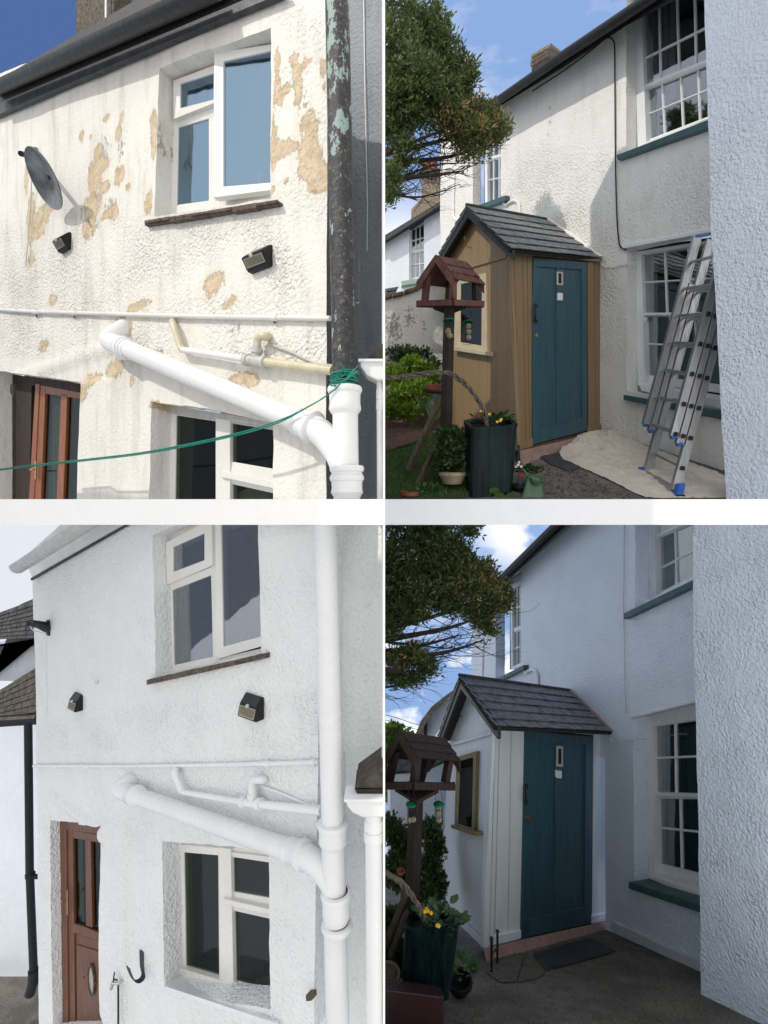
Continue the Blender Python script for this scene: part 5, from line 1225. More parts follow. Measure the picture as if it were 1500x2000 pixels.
# shrubs
bush('shrub', 'bright lime-green shrub in sun below the weathered garden wall', 'shrub', [(770,735,6.4,26,22,900),(805,715,6.5,26,20,800),(780,775,6.3,30,24,1000),(815,765,6.3,30,26,900),(840,740,6.5,20,28,500),(765,800,6.2,22,20,600),(800,805,6.2,24,18,500)], .05, .032, 'lime_leaf')
bush('shrub', 'dark climbing shrub growing up the foot of the weathered garden wall', 'shrub', [(775,690,6.7,22,14,260),(800,690,6.7,20,12,260),(845,715,6.6,16,16,300),(830,690,6.7,14,12,160)], .05, .028, 'dark_leaf')
mb = MB(); c = pt(845, 815, 6.1)
for k in range(46):
    a = random.uniform(0, 6.28); mb.leaf(c+V((math.cos(a)*.04, math.sin(a)*.04, -.05)), V((math.cos(a)*.6, math.sin(a)*.5, 1)).normalized(), V((0, -1, .2)), random.uniform(.2, .42), .016, random.uniform(.2, .9))
mb.build('strap_leaf_plant', 'mid_leaf', None, label='tuft of long strap leaves behind the old bird table post', cat='plant')
# bird table
P3 = pt
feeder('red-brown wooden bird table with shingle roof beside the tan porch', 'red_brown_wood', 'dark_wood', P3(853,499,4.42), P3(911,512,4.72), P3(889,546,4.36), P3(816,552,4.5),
       P3(816,588,4.55), P3(884,586,4.28), P3(943,589,4.58), .045, (P3(878,598,4.45), P3(868,942,4.62), .034, .040), .024,
       [(P3(856,790,4.56), P3(797,918,4.7), .022), (P3(868,835,4.56), P3(814,950,4.5), .018)],
       [(P3(876,622,4.30), .036, .17, ('fat ball feeder with green lid in front of the red-brown bird table post', 'feeders under the red-brown table', [(-.004, .62), (.012, .85)])),
        (P3(915,625,4.52), .034, .19, ('fat ball feeder with green lid in front of the cream porch window', 'feeders under the red-brown table', [(0, .28), (.002, .56), (.002, .82)]))], 'dark_wood', 'grey_brown_wood')
mb = MB(); mb.prism([P3(826,760,4.75), P3(866,764,4.6), P3(872,768,4.75), P3(832,764,4.9)], V((0, 0, -.015))); mb.build('shelf_board', 'dark_wood', None, label='small dark shelf on the bird table post carrying a clay saucer', cat='shelf')
MB().lathe(P3(848, 762, 4.72), (0, -.2, 1), [(0, .055), (.03, .072), (.05, .078), (.052, .066), (.02, .05)], 20).build('clay_saucer', 'terracotta', None, smooth=True, label='small red clay pot standing on the dark shelf by the bird table post', cat='pot')
# tall glazed planter and others
pp = empty('glazed_planter', P3(955, 972, 4.24), 'tall square dark green glazed planter with yellow primroses before the tan porch', 'planter')
tp4 = [P3(905,820,4.42), P3(922,837,4.16), P3(1012,829,4.22)]; tp4.append(tp4[0]+tp4[2]-tp4[1])
bt4 = [P3(909,960,4.42), P3(919,972,4.20), P3(1000,971,4.25)]; bt4.append(bt4[0]+bt4[2]-bt4[1])
ct = tall_pot(pp, tp4, bt4)
primrose(pp, ct+V((.03, 0, .03)), .17, 70, 0, [(P3(939,803,4.2), 'petal_yellow'), (P3(956,809,4.15), 'petal_yellow'), (P3(977,822,4.12), 'petal_yellow'), (P3(971,824,4.12), 'petal_yellow'), (P3(979,819,4.13), 'petal_yellow')])
willow_arch('twisted willow hoop rising from the planter before the tan porch', [P3(735,732,4.1), P3(765,737,4.1), P3(800,734,4.12), P3(840,729,4.14), P3(875,729,4.16), P3(902,744,4.18), P3(925,768,4.2), P3(942,795,4.22), P3(950,825,4.24), P3(951,842,4.24)], .013)
bp = empty('potted_bush', P3(882, 945, 4.32), 'bushy green plant in a cream pot left of the tall planter', 'potted plant')
cr = MB(); 
for q in ((878,850,26,18,500),(872,880,28,22,600),(893,870,20,26,400),(860,910,20,14,260),(888,905,20,16,300)): leaves(cr, P3(q[0],q[1],4.38), (q[2]*.0044,.1,q[3]*.0044), q[4], .04, .026, 0, .8, 0, .5, .4)
cr.build('foliage', 'dark_leaf', bp)
pot = lambda root, c, r, h, m, rim=1.08: MB().lathe(c, (0, .12, -1), [(.01, r*.86), (0, r*.9), (0, r*rim), (.03, r*rim), (.032, r), (h, r*.72), (h+.001, .001)], 26).build('pot', m, root, smooth=True)
pot(bp, P3(884, 922, 4.36), .11, .10, 'cream_pot')
MB().lathe(P3(884, 923, 4.36), (0, .12, -1), [(.0, .098), (.004, .001)], 20).build('soil', 'soil', bp)
cp = empty('clay_pot', P3(800, 975, 4.26), 'round terracotta pot with small leaves at the bottom left of the lawn', 'pot'); pot(cp, P3(800, 960, 4.3), .07, .06, 'terracotta', 1.15)
tb = empty('black_tub', P3(888, 974, 4.24), 'black plastic tub with rounded rim below the tall green planter', 'tub')
A = round_corners([P3(828,974,4.25), P3(948,976,4.25), P3(938,956,4.4), P3(846,962,4.4)], .2)
MB().loft(A, [p+V((0, 0, -.03)) for p in A]).build('rim', 'navy_fascia', tb, bevel=.004)
mb = MB()
for q in ((965,958),(999,968),(975,968)):
    c = P3(q[0], q[1], 4.2); mb.t = .6; mb.add([c+V((math.cos(t)*.045, -.01*math.sin(t), math.sin(t)*.026)) for t in [k*.524 for k in range(12)]], [tuple(range(12))])
    twig(mb, c, c+V((.02, .03, -.1)), .003, .003)
leaves(mb, P3(835,955,4.3), (.10,.05,.04), 60, .05, .035, .2, .9); mb.build('nasturtium', 'mid_leaf', None, label='round-leaved low plant at the foot of the tall green planter', cat='plant')
pf_ = empty('potted_flowers', P3(1030, 955, 4.36), 'low pot of white and dark red flowers right of the tall green planter', 'potted plant')
primrose(pf_, P3(1028, 925, 4.42), .12, 60, 0, [(P3(1012,908,4.35),'petal_white'),(P3(1018,911,4.35),'petal_white'),(P3(1008,912,4.35),'petal_white'),(P3(1014,903,4.36),'petal_white'),(P3(1018,932,4.3),'petal_red'),(P3(1021,925,4.3),'petal_red'),(P3(1016,927,4.3),'petal_red'),(P3(1041,921,4.35),'petal_red')])
pot(pf_, P3(1020, 945, 4.36), .10, .09, 'black_plastic')
wc = empty('watering_can', P3(1042, 974, 4.24), 'green plastic watering can on the concrete beside the tall planter', 'watering can')
A = [P3(1016,976,4.18), P3(1066,976,4.18), P3(1060,974,4.34), P3(1020,974,4.34)]; B = [P3(1030,930,4.22), P3(1058,936,4.2), P3(1054,928,4.3), P3(1033,924,4.3)]
MB().loft(round_corners(A, .2), round_corners(B, .25)).build('body', 'green_plastic', wc, smooth=True)
ax = V((.1, -.45, .9)).normalized(); MB().lathe(P3(1046, 941, 4.21), ax, [(0, .05), (.02, .054), (.035, .056), (.036, .048), (.0, .042)], 22).build('filler_neck', 'green_plastic', wc, smooth=True)
MB().lathe(P3(1046, 940.5, 4.21)+ax*.012, ax, [(0, .044), (.001, .0005)], 22).build('opening', 'shadow_gap', wc)
MB().tube(bez([P3(1032,932,4.26), P3(1022,918,4.3), P3(1015,925,4.34), P3(1016,950,4.34)], 5), .011, 8).build('handle', 'green_plastic', wc, smooth=True)
MB().tube([P3(1013,870,4.9), P3(1014,905,4.85)], .012, 8).build('drain_rod', 'black_iron', None, label='short black rod standing by the corner of the tan porch', cat='rod')
# dust sheet with folds
def folds(x, y, P):
    d = min(math.hypot(x-p[0], y-p[1]) for p in P[::2]); e = min(1, d/.12)
    a = noise.noise(V((x*2.4+.6*y, y*4.0, 1.3))); b = noise.noise(V((x*4.5+4*a, y*9-3*a, 4.1))); c = 0
    px, py = proj(V((x, y, GT.z(x, y)))); m = .45+.8*max(0, min(1, (1255-px)/80))*max(0, min(1, (905-py)/22))
    return .008+(.034*(1-min(1, abs(a)*2.6))**2+.042*(1-min(1, abs(b)*3.4))**2.2+.02*(1-min(1, abs(noise.noise(V((x*9+y*4, y*15-x*5, 2))))*4))**2)*m*(.35+.65*e)
GTc = GT
sheet_grid('dust_sheet', 'cloth', quadpx(1092,888,1102,876,1122,860,1140,849,1166,846,1200,848,1230,860,1262,872,1300,886,1345,903,1400,924,1440,945,1440,975,1262,975,1238,964,1200,944,1160,926,1130,912,1100,899), GT, .022, .0, .0, kind=None, fn=folds, label='creased cream cloth dust sheet spread on the ground under the ladder', cat='dust sheet')
sheet_grid('mat_slab', 'dark_slate', quadpx(1052,893,1092,888,1100,899,1136,915,1110,922,1074,908), GT, .1, .012, .002, kind=None, label='flat dark slate slab in front of the pink step, half under the dust sheet', cat='slab')
# ladder in three nested sections
ld_ = empty('ladder', P3(1293, 945, 4.42), 'aluminium extension ladder with blue feet leaning by the lower sash window', 'ladder')
zl, zr = 4.66, 4.16
def rail(mb, a, b, w_=.034, t_=.062, dd=V((0, 1, 0))):
    u = (b-a).normalized(); dd = V((0, 1, 0)); s = u.cross(dd).normalized()      # s: across the section (the wide web)
    A = [a-s*t_/2-dd*w_/2, a+s*t_/2-dd*w_/2, a+s*t_/2+dd*w_/2, a-s*t_/2+dd*w_/2]
    mb.loft(A, [p+(b-a) for p in A])
    for k in (-1, 1):                                            # lipped edges of the rail
        q = [a+s*(k*t_/2)-dd*w_*.62-s*.004, a+s*(k*t_/2)-dd*w_*.62+s*.004, a+s*(k*t_/2)+dd*w_*.62+s*.004, a+s*(k*t_/2)+dd*w_*.62-s*.004]
        mb.loft(q, [p+(b-a) for p in q])
    return s
L0a, L0b = P3(1264,923,zl), P3(1387,470,zl)                # base section
R0a = P3(1318,958,zr); R0b = R0a+(L0b-L0a)
u = (L0b-L0a).normalized(); sd = V((-u.z, 0, u.x)).normalized()     # offset direction of the next section (towards the left of the picture)
sd = sd if sd.x < 0 else -sd
secs = [(0, .0, 1.0, 0), (.062, .17, .83, 0), (.124, .19, 1.0, 1)]
tot = (L0b-L0a).length
mb0 = MB()
for i, (o, s0, s1, _) in enumerate(secs):
    mb = MB(); mr = MB()
    la, lb = L0a+sd*o+u*tot*s0, L0a+sd*o+u*tot*s1; ra, rb = R0a+sd*o+u*tot*s0, R0a+sd*o+u*tot*min(s1, .86 if i < 2 else .9)
    if i == 1: lb = L0a+sd*o+u*tot*.80
    rail(mb, la, lb); rail(mb, ra, rb); mb.build('rails', 'aluminium', ld_)
    s = .05+.035*i
    nr = 9
    for k in range(nr):
        t = .115*k+.085
        if s0 < t < min(s1, .86 if i < 2 else .95):
            a = L0a+sd*o+u*tot*t; b = R0a+sd*o+u*tot*t; rg_ = MB()
            A = [a+u*.010+sd*.010, a+u*.010-sd*.010, a-u*.010-sd*.010, a-u*.010+sd*.010]; rg_.loft(A, [p+(b-a)+V((0, -.03, 0)) for p in A])
            rg_.build('rung', 'aluminium', ld_)
            cp_ = MB(); c = b+V((0, -.034, 0)); A = [c+u*.015+sd*.015, c+u*.015-sd*.015, c-u*.015-sd*.015, c-u*.015+sd*.015]; cp_.prism(A, V((0, .012, 0))); cp_.build('rung_end', 'black_plastic', ld_)
mb = MB(); A = [L0a-sd*.03+u*.02, L0a+sd*.03+u*.02, L0a+sd*.03-u*.05, L0a-sd*.03-u*.05]; mb.loft(A, [p+(R0a-L0a) for p in A]); mb.build('base_bar', 'aluminium', ld_)
for a in (L0a-u*.03+V((-.03, .06, 0)), R0a-u*.03+V((.02, -.04, 0))):
    mb = MB(); mb.box(a+V((0, 0, .035)), V((.026, 0, 0)), V((0, .035, 0)), V((.01, 0, .05))); mb.build('foot', 'blue_rubber', ld_, bevel=.008)
    MB().box(a+V((-.004, 0, -.02)), V((.033, 0, 0)), V((0, .038, 0)), V((0, 0, .014))).build('foot_pad', 'black_plastic', ld_, bevel=.006) if False else None
    mb = MB(); mb.box(a+V((-.004, 0, -.02)), V((.033, 0, 0)), V((0, .038, 0)), V((0, 0, .014))); mb.build('foot_pad', 'black_plastic', ld_, bevel=.006)
for o, s0 in ((.062, .17), (.124, .19)):
    for base in (L0a, R0a):
        p = base+sd*o+u*tot*s0; mb = MB(); mb.box(p, V((.02, 0, 0)), V((0, .02, 0)), u*.014); mb.build('end_cap', 'blue_rubber', ld_, bevel=.003)
mb = MB(); p = L0a+sd*.124+u*tot*1.0; mb.box(p, V((.03, 0, 0)), V((0, .022, 0)), u*.012); mb.build('end_cap', 'blue_rubber', ld_, bevel=.003)
# ================================================================== AFTER garden side (lower right)
nJ = V((-.982, -.187, 0)).normalized(); PJ = Pl(nJ, nJ*(-3.345/math.hypot(.982, .187)))
PK = Pl(nJ, nJ*(-1.74/math.hypot(.982, .187)))
pk = PK.at(950, 1700); nL = V((.584, -.812, 0)).normalized(); PL_ = Pl(nL, pk)
GB = Sheet(-1.446, -.0086, -.548)
hJ = empty('painted_house', PJ.at(1300, 1860), 'freshly painted shade-tinted white roughcast house with black eaves and teal window sills', 'house')
wu = quadpx(1241,1003,1241,1186,1395,1113,1395,1003); wl = quadpx(1238,1402,1238,1722,1430,1795,1430,1352); wf = quadpx(968,1150,1018,1112,1018,1302,968,1328)
wall('wall', 'shade_blue_render', PJ, [(921, 1480), (921, 1140), (990, 1141), (1018, 1107), (1118, 1018), (1140, 1003), (1430, 1003), (1430, 1940), (1370, 1905), (1182, 1825), (1182, 1480)], [wu, wl, wf], .05, hJ, .16, rough=lambda x, y: (.5+.25*noise.noise(V((x*.012, y*.012, 8))))*(.7+.3*max(0, min(1, (y-1100)/100))))
qe = quadpx(977,1141,977,1128,1081,1025,1112,995,1160,995,1118,1026,1018,1109,990,1140,985,1147)
MB().loft([PJ.at(*p, .22) for p in qe], [PJ.at(*p, -.02) for p in qe]).build('eaves', 'black_iron', hJ)
MB().tube([PJ.at(975, 1134, .26), PJ.at(1081, 1031, .26), PJ.at(1130, 985, .26)], .05, 12).build('gutter', 'black_plastic', hJ, smooth=True)
MB().face(PJ, quadpx(960,1140,1022,1100,1022,1118,960,1160), -.04, .12).build('window_head', 'grey_render', hJ)
V1 = win(hJ, PJ.at(1290, 1175))
bezel(PJ, quadpx(1266,1003,1420,1003,1420,1105,1269,1172), quadpx(1277,1003,1400,1003,1400,1104,1281,1163), f0, .10, 'white_paint', V1, 'frame', 0)
bezel(PJ, quadpx(1276,1030,1400,985,1400,1110,1281,1163), quadpx(1287,1052,1400,997,1400,1101,1290,1156), f0-.05, .04, 'white_paint', V1, 'lower_sash')
MB().bar(PJ, 1276, 1049, 1400, 992, .05, f0-.02, .06).build('meeting_rail', 'white_paint', V1)
bars(PJ, [(1287,1110.5,1400,1052), (1317,1035,1321,1143), (1352,1015,1356,1128)], .02, f0-.054, .03, 'white_paint', V1)
pane(PJ, quadpx(1276,1003,1405,1003,1405,1100,1283,1160), f0-.07, V1); room(PJ, quadpx(1266,1003,1440,1003,1440,1110,1266,1170), f0-.1, .8, V1)
curtain(PJ, quadpx(1326,1003,1352,1003,1340,1110,1324,1130), f0-.25, V1, 2)
MB().prism([PJ.at(1217.5,1198,.06), PJ.at(1420,1100,.06), PJ.at(1420,1115,.06), PJ.at(1218.5,1210,.06)], -nJ*.22).build('window_sill', 'teal_sill', hJ, bevel=.006)
V2 = win(hJ, PJ.at(1300, 1735))
bezel(PJ, quadpx(1264,1390,1430,1358,1430,1770,1267,1714), quadpx(1274,1420,1430,1392,1430,1745,1279,1708), f1, .10, 'white_paint', V2, 'frame', 0)
bezel(PJ, quadpx(1273,1417,1430,1390,1430,1560,1275,1556), quadpx(1277,1420,1430,1398,1430,1554,1277,1549), f1-.03, .04, 'white_paint', V2, 'upper_sash')
bezel(PJ, quadpx(1277,1552,1430,1556,1430,1760,1282,1708), quadpx(1284,1560,1430,1562,1430,1722,1286,1686), f1-.06, .04, 'white_paint', V2, 'lower_sash')
bars(PJ, [(1276,1481,1430,1475), (1317,1411,1319,1552), (1361,1400,1364,1556)], .02, f1-.034, .03, 'white_paint', V2)
bars(PJ, [(1284,1617,1430,1632), (1327,1559,1330,1696), (1372,1560,1376,1708)], .02, f1-.064, .03, 'white_paint', V2)
MB().bar(PJ, 1275, 1551, 1430, 1557, .035, f1-.02, .06).build('meeting_rail', 'white_paint', V2)
MB().face(PJ, quadpx(1266,1708,1430,1765,1430,1785,1268,1717), f1+.04, .08).build('bottom_trim', 'white_paint', V2, bevel=.01)
MB().face(PJ, quadpx(1272,1556,1279,1556,1277,1568,1271,1570), f1-.03, .03).build('sash_horn', 'white_paint', V2)
pane(PJ, quadpx(1272,1412,1435,1385,1435,1556,1273,1554), f1-.05, V2); pane(PJ, quadpx(1280,1553,1435,1556,1435,1735,1283,1700), f1-.08, V2)
room(PJ, quadpx(1262,1405,1450,1370,1450,1760,1266,1712), f1-.1, 1.1, V2); curtain(PJ, quadpx(1284,1420,1298,1417,1298,1695,1288,1692), f1-.22, V2, 2)
MB().tube([PJ.at(1335, 1440, f1-.5), PJ.at(1342, 1690, f1-.5)], [.02, .03], 8).build('ladder_inside', 'shadow_gap', V2)
MB().prism([PJ.at(1227,1722,.07), PJ.at(1440,1790,.07), PJ.at(1440,1808,.07), PJ.at(1227,1736,.07)], -nJ*.26).build('window_sill', 'teal_sill', hJ, bevel=.008)
MB().face(PJ, quadpx(1226,1397,1440,1342,1440,1352,1230,1404), .03, .05).build('lintel_board', 'white_paint', hJ, bevel=.008)
MB().face(PJ, quadpx(1197,1798,1210,1806,1300,1848,1440,1906,1440,1935,1370,1901,1202,1825,1197,1815), .025, .03).build('painted_plinth', 'pale_blue_paint', hJ, bevel=.008)
V3 = win(hJ, PJ.at(1005, 1300))
bezel(PJ, quadpx(996,1143,1040,1120,1040,1290,998,1308), quadpx(1000,1150,1040,1128,1040,1284,1001,1302), f0, .08, 'white_paint', V3, 'frame', 0)
bars(PJ, [(997,1233,1040,1218)], .08, f0-.02, .05, 'white_paint', V3, 'meeting_rail'); bars(PJ, [(1009,1145,1009,1300), (999,1190,1040,1176), (999,1268,1040,1256)], .025, f0-.03, .03, 'white_paint', V3)
pane(PJ, quadpx(998,1143,1040,1123,1040,1292,998,1304), f0-.05, V3); room(PJ, quadpx(996,1140,1050,1118,1050,1292,996,1308), f0-.1, .5, V3)
MB().prism([PJ.at(964,1328,.08), PJ.at(1022,1299,.08), PJ.at(1022,1307,.08), PJ.at(966,1335,.08)], -nJ*.22).build('window_sill', 'teal_sill', hJ, bevel=.006)
PE2 = Pl(nJ, pt(1362, 1600, 3.75))
wg2 = empty('projecting_wing', PE2.at(1400, 1990), 'shade-tinted white roughcast end wall at the right edge above bare concrete', 'wall')
wall('wall', 'shade_blue_render', PE2, [(1354,1003), (1354,1130), (1358,1370), (1364,1700), (1370,1950), (1371,2012), (1800,2012), (1800,1003)], [], .04, wg2, rough=lambda x, y: .7+.5*noise.noise(V((x*.02, y*.02, 1))), und=.008, edge_back=.4)
MB().tube(bez([PJ.at(x, y, .015) for x, y in ((1219.5,1003),(1219,1100),(1218,1198),(1220,1250),(1221,1330),(1224,1396))], 5), .005, 6).build('wall_cable', 'grey_plastic', None, label='thin painted cable running down the fresh white wall past the teal sill', cat='cable')
MB().tube(bez([PJ.at(x, y, .02) for x, y in ((1022,1303),(1026,1314),(1032,1310),(1040,1307),(1047,1312),(1050,1325),(1050,1340))], 5), .022, 8).build('overflow_hose', 'gloss_white', None, smooth=True, label='white hose arching beside the far teal sill above the white porch roof', cat='hose')
MB().tube(bez([PJ.at(x, y, .02) for x, y in ((944,1250),(943,1290),(942,1330))], 5), .014, 8).build('wall_conduit', 'gloss_white', None, smooth=True, label='thin white conduit on the far white wall above the slate porch ridge', cat='conduit')
MB().tube(bez([PJ.at(x, y, .014) for x, y in ((1190,1440),(1195,1450),(1210,1449),(1232,1444),(1250,1441),(1262,1441))], 5), .007, 6).build('wall_cable', 'gloss_white', None, label='thin white cable from the white porch eaves to the lower sash window', cat='cable')
gBR = dict(corner=((962, 1421), (944, 1850)), gable=((898, 1334), (876, 1449), (861, 1766), (945, 1853), (962, 1424)),
  hboard=quadpx(876,1452,955,1430,955,1436,875,1459),
  doorwall=((957, 1415), (1190, 1428), (1190, 1797), (944, 1853)),
  boards=[quadpx(961,1418,967,1418,955,1851,945,1853), quadpx(969,1418,975,1419,964,1848,957,1850), quadpx(977,1419,998,1420,991,1841,967,1847), quadpx(1000,1421,1024,1423,1017,1834,993,1840),
          quadpx(1160,1430,1175,1430,1174,1800,1157,1804), quadpx(1176,1430,1190,1431,1190,1797,1175,1800)],
  skirt=[quadpx(967,1829,1018,1817,1018,1833,966,1846), quadpx(1157,1789,1190,1783,1190,1797,1156,1804)], gskirt=quadpx(861,1757,945,1838,945,1853,861,1771),
  win_o=quadpx(891,1479,930,1467,926,1626,887,1614), win_i=quadpx(899,1486,924,1479,921,1617,895,1609), win_s=quadpx(880,1611,928,1626,928,1633,880,1617), dark_backing='dark_green_backing',
  door=quadpx(1026,1428,1158,1439,1155,1803,1018,1833),
  rails=[quadpx(1026,1428,1158,1439,1158,1454,1026,1447), quadpx(1026,1447,1036,1448,1031,1830,1018,1833), quadpx(1086,1451,1100,1452,1099,1782,1083,1786), quadpx(1144,1453,1158,1454,1155,1803,1141,1806), quadpx(1021,1800,1141,1771,1141,1806,1019,1833)],
  letter=quadpx(1088,1457,1100,1458,1100,1498,1087,1497), bell=quadpx(1088,1505,1098,1506,1098,1521,1088,1520), handle=(1027, 1551), lock=(1031, 1599),
  R1=(897, 1321), R2=(1113, 1350), E2=(1196, 1430), E1=(968, 1420), E3=(855, 1440), barge=.12, flash='pink_step',
  eave=quadpx(968,1418,1190,1428,1190,1434,968,1426))
p2 = porch(PJ, PK, PL_, gBR, 'fresh_white_board', 'fresh_white_board', 'fresh_white_board', 'ochre_wood', 'white painted lean-to porch with blue-green door and dark slate roof', None, 21, 0)
MB().tube([PK.at(893,1411,.01), PK.at(897,1400,.06), PK.at(901,1397,.08), PK.at(902,1402,.08)], .004, 6).build('hook', 'black_iron', p2)
top = [PL_.at(944,1854,.06), PL_.at(1192,1797,.06), PL_.at(1192,1797,-.25), PL_.at(944,1854,-.25)]; bot = [V((p.x, p.y, GB.z(p.x, p.y)-.05)) for p in top]; bot[0] += nL*.07; bot[1] += nL*.07
MB().loft(top, bot).build('door_step', 'pink_step', None, bevel=.012, label='worn pink painted step under the blue-green door of the white porch', cat='step')
sheet_grid('garden_ground', 'mossy_concrete', [V((.003, 2.4, 0)), V((4.2, 2.4, 0)), V((5.0, 10, 0)), V((-1.2, 10, 0)), V((-1.2, 5.8, 0)), V((.003, 5.8, 0))], GB, .14, 0, .010)
sheet_grid('stone_slab', 'dark_slate', quadpx(1040,1868,1100,1847,1152,1834,1202,1860,1140,1878,1066,1898), GB, .1, .014, .003, kind=None, label='flat dark slate slab on the concrete in front of the blue-green door', cat='slab')
sheet_grid('cracked_slab', 'mossy_slab', quadpx(954,1905,985,1872,1024,1868,1008,1920,978,1922), GB, .1, .014, .003, kind=None, label='cracked mossy stone slab beside the iron boot scraper', cat='slab')
sheet_grid('cracked_slab', 'mossy_slab', quadpx(1026,1870,1040,1869,1066,1900,1050,1914,1011,1921), GB, .1, .012, .003, kind=None, label='larger brown stone slab between the boot scraper and the dark slate slab', cat='slab')
grit('grit', [GB.at(*q) for q in ((905, 1860), (1040, 1860), (1195, 1830), (1370, 1910), (1370, 2000), (880, 2000))], GB, 900, 'small stones and crumbs on the mossy concrete before the white porch')
bs = empty('boot_scraper', GB.at(966, 1890), 'black iron boot scraper with two knobbed posts by the porch corner', 'boot scraper')
for x, y0, y1, d in ((971.5,1819,1882,None),(960,1833,1902,None)):
    b = GB.at(x, y1, .0); t = V((b.x, b.y, (1000-y0)/F*b.y)); MB().tube([b, t], .010, 8).build('post', 'black_iron', bs); MB().ball(t, .017, 10, (1, 1, .8)).build('knob', 'black_iron', bs, smooth=True)
a = GB.at(971.5, 1860, .12); b1 = GB.at(960, 1902, .0); b2 = GB.at(971.5, 1882, .0)
MB().tube([b1+V((0, 0, .16)), b2+V((0, 0, .13))], .007, 8).build('scraper_bar', 'black_iron', bs)
# garden wall, hedge, far house
PQ = Pl((.12, -1, 0), pt(868, 1600, 6.0)); g2 = empty('garden_wall', PQ.at(820, 1700), 'shaded white painted garden wall behind the dark wooden bird table', 'wall')
wall('wall', 'shade_blue_render', PQ, quadpx(762,1512,830,1506,846,1496,875,1486,875,1720,762,1720), [], .08, g2, rough=.5, und=.03, edge_back=.25)
MB().prism([PQ.at(760,1507,.05), PQ.at(830,1502,.05), PQ.at(830,1508,.05), PQ.at(760,1513,.05)], V((0, .3, 0))).build('coping', 'old_tiles', g2)
MB().prism([PQ.at(831,1501,.05), PQ.at(877,1480,.05), PQ.at(877,1486,.05), PQ.at(831,1507,.05)], V((0, .3, 0))).build('coping', 'old_tiles', g2)
PR_ = Pl((-.5, -1, 0), pt(850, 1420, 9.5)); f2 = empty('far_house', PR_.at(850, 1560), 'far white house with mossy curved roof edge beyond the white porch', 'house')
wall('wall', 'shade_render', PR_, quadpx(818,1436,832,1410,850,1388,868,1370,900,1350,900,1600,818,1600), [], .15, f2, rough=.2)
qr = quadpx(812,1432,822,1408,843,1380,868,1360,892,1343,892,1351,872,1368,848,1390,830,1416,820,1440)
MB().loft([PR_.at(*p, .2) for p in qr], [PR_.at(*p, -.1) for p in qr]).build('roof_edge', 'old_tiles', f2)
MB().tube([PR_.at(832,1412,.1), PR_.at(831,1436,.1)], .03, 8).build('downpipe', 'black_iron', f2)
bush('hedge', 'bright green sunlit hedge at the far left behind the dark bird table', 'hedge', [(770,1440,7.2,28,26,900),(800,1455,7.4,26,20,600),(760,1490,7.2,22,34,900),(790,1500,7.4,24,22,500),(815,1480,7.6,20,16,350),(762,1540,7.0,12,30,300)], .07, .05, 'lime_leaf')
for nm, lab, cls in (('shrub', 'shaded leafy shrub left of the dark bird table post', [(765,1620,5.2,22,30,420),(785,1650,5.2,26,34,600),(765,1700,5.0,26,34,600),(790,1720,5.0,24,30,500)]),
                     ('shrub', 'dark shrub between the dark bird table post and the white porch', [(838,1625,5.3,22,26,420),(850,1660,5.3,20,34,520),(835,1700,5.2,26,34,600),(855,1730,5.2,16,30,400),(825,1755,5.0,26,24,400)])):
    bush(nm, lab, 'shrub', cls, .055, .03, 'dark_leaf', lo=.1, hi=1.0)
for px_, d_ in ((750, 5.6), (800, 5.6), (845, 5.6)): pass
bush('ivy_clump', 'low dark leafy clump under the willow hoop at the far left', 'plant', [(762,1850,3.6,20,30,300),(778,1880,3.5,14,24,200),(764,1800,3.7,12,20,160)], .06, .045, 'mid_leaf', lo=0, hi=.5)
MB().tube([pt(764,1700,4.4), pt(764,1706,4.4)], .001, 4)
sc2 = MB(); sc2.lathe(pt(783, 1700, 4.5), (0, .1, -1), [(0, .030), (0, .036), (.008, .036), (.010, .032), (.03, .026), (.031, .001)], 18); sc2.build('clay_saucer', 'terracotta', None, smooth=True, label='small clay pot on the dark bird table post above the willow hoop', cat='pot')
t2 = empty('evergreen_tree', pt(640, 1990, 4.6), 'big evergreen tree with reddish tips hanging before the white porch and clouds', 'tree')
dz_ = 4.9
cl = [(850,1130,dz_,50,40,1000),(795,1185,dz_,40,26,800),(880,1185,dz_,34,18,500),(760,1200,dz_,30,30,600),(790,1010,dz_,60,50,1500),(845,1050,dz_,55,45,1500),(780,1090,dz_,55,50,1400),(870,1090,dz_,50,40,1300),(900,1120,dz_,42,34,1000),(820,1140,dz_,55,40,1400),(770,1160,dz_,40,50,1100),(935,1120,dz_+.1,34,26,700),(950,1150,dz_+.1,34,24,800),(910,1150,dz_,38,24,800),(975,1165,dz_+.1,24,18,450),(985,1175,dz_+.1,16,14,220),(870,1170,dz_,40,20,500),(965,1188,dz_+.1,24,12,220),(930,1195,dz_+.1,30,18,450),(945,1215,dz_+.1,20,14,250),(800,1195,dz_,40,22,450),(765,1225,dz_,22,26,320),(955,1235,dz_+.1,10,12,110),(810,1275,dz_-.1,24,14,320),(780,1290,dz_-.1,26,18,420),(835,1300,dz_-.1,18,14,220),(770,1325,dz_-.1,20,16,260),(800,1328,dz_-.1,20,12,200),(825,1318,dz_-.1,14,10,110),(740,1120,dz_,50,110,700),(975,1145,dz_+.1,16,14,150),(915,1035,dz_+.1,22,18,260)]
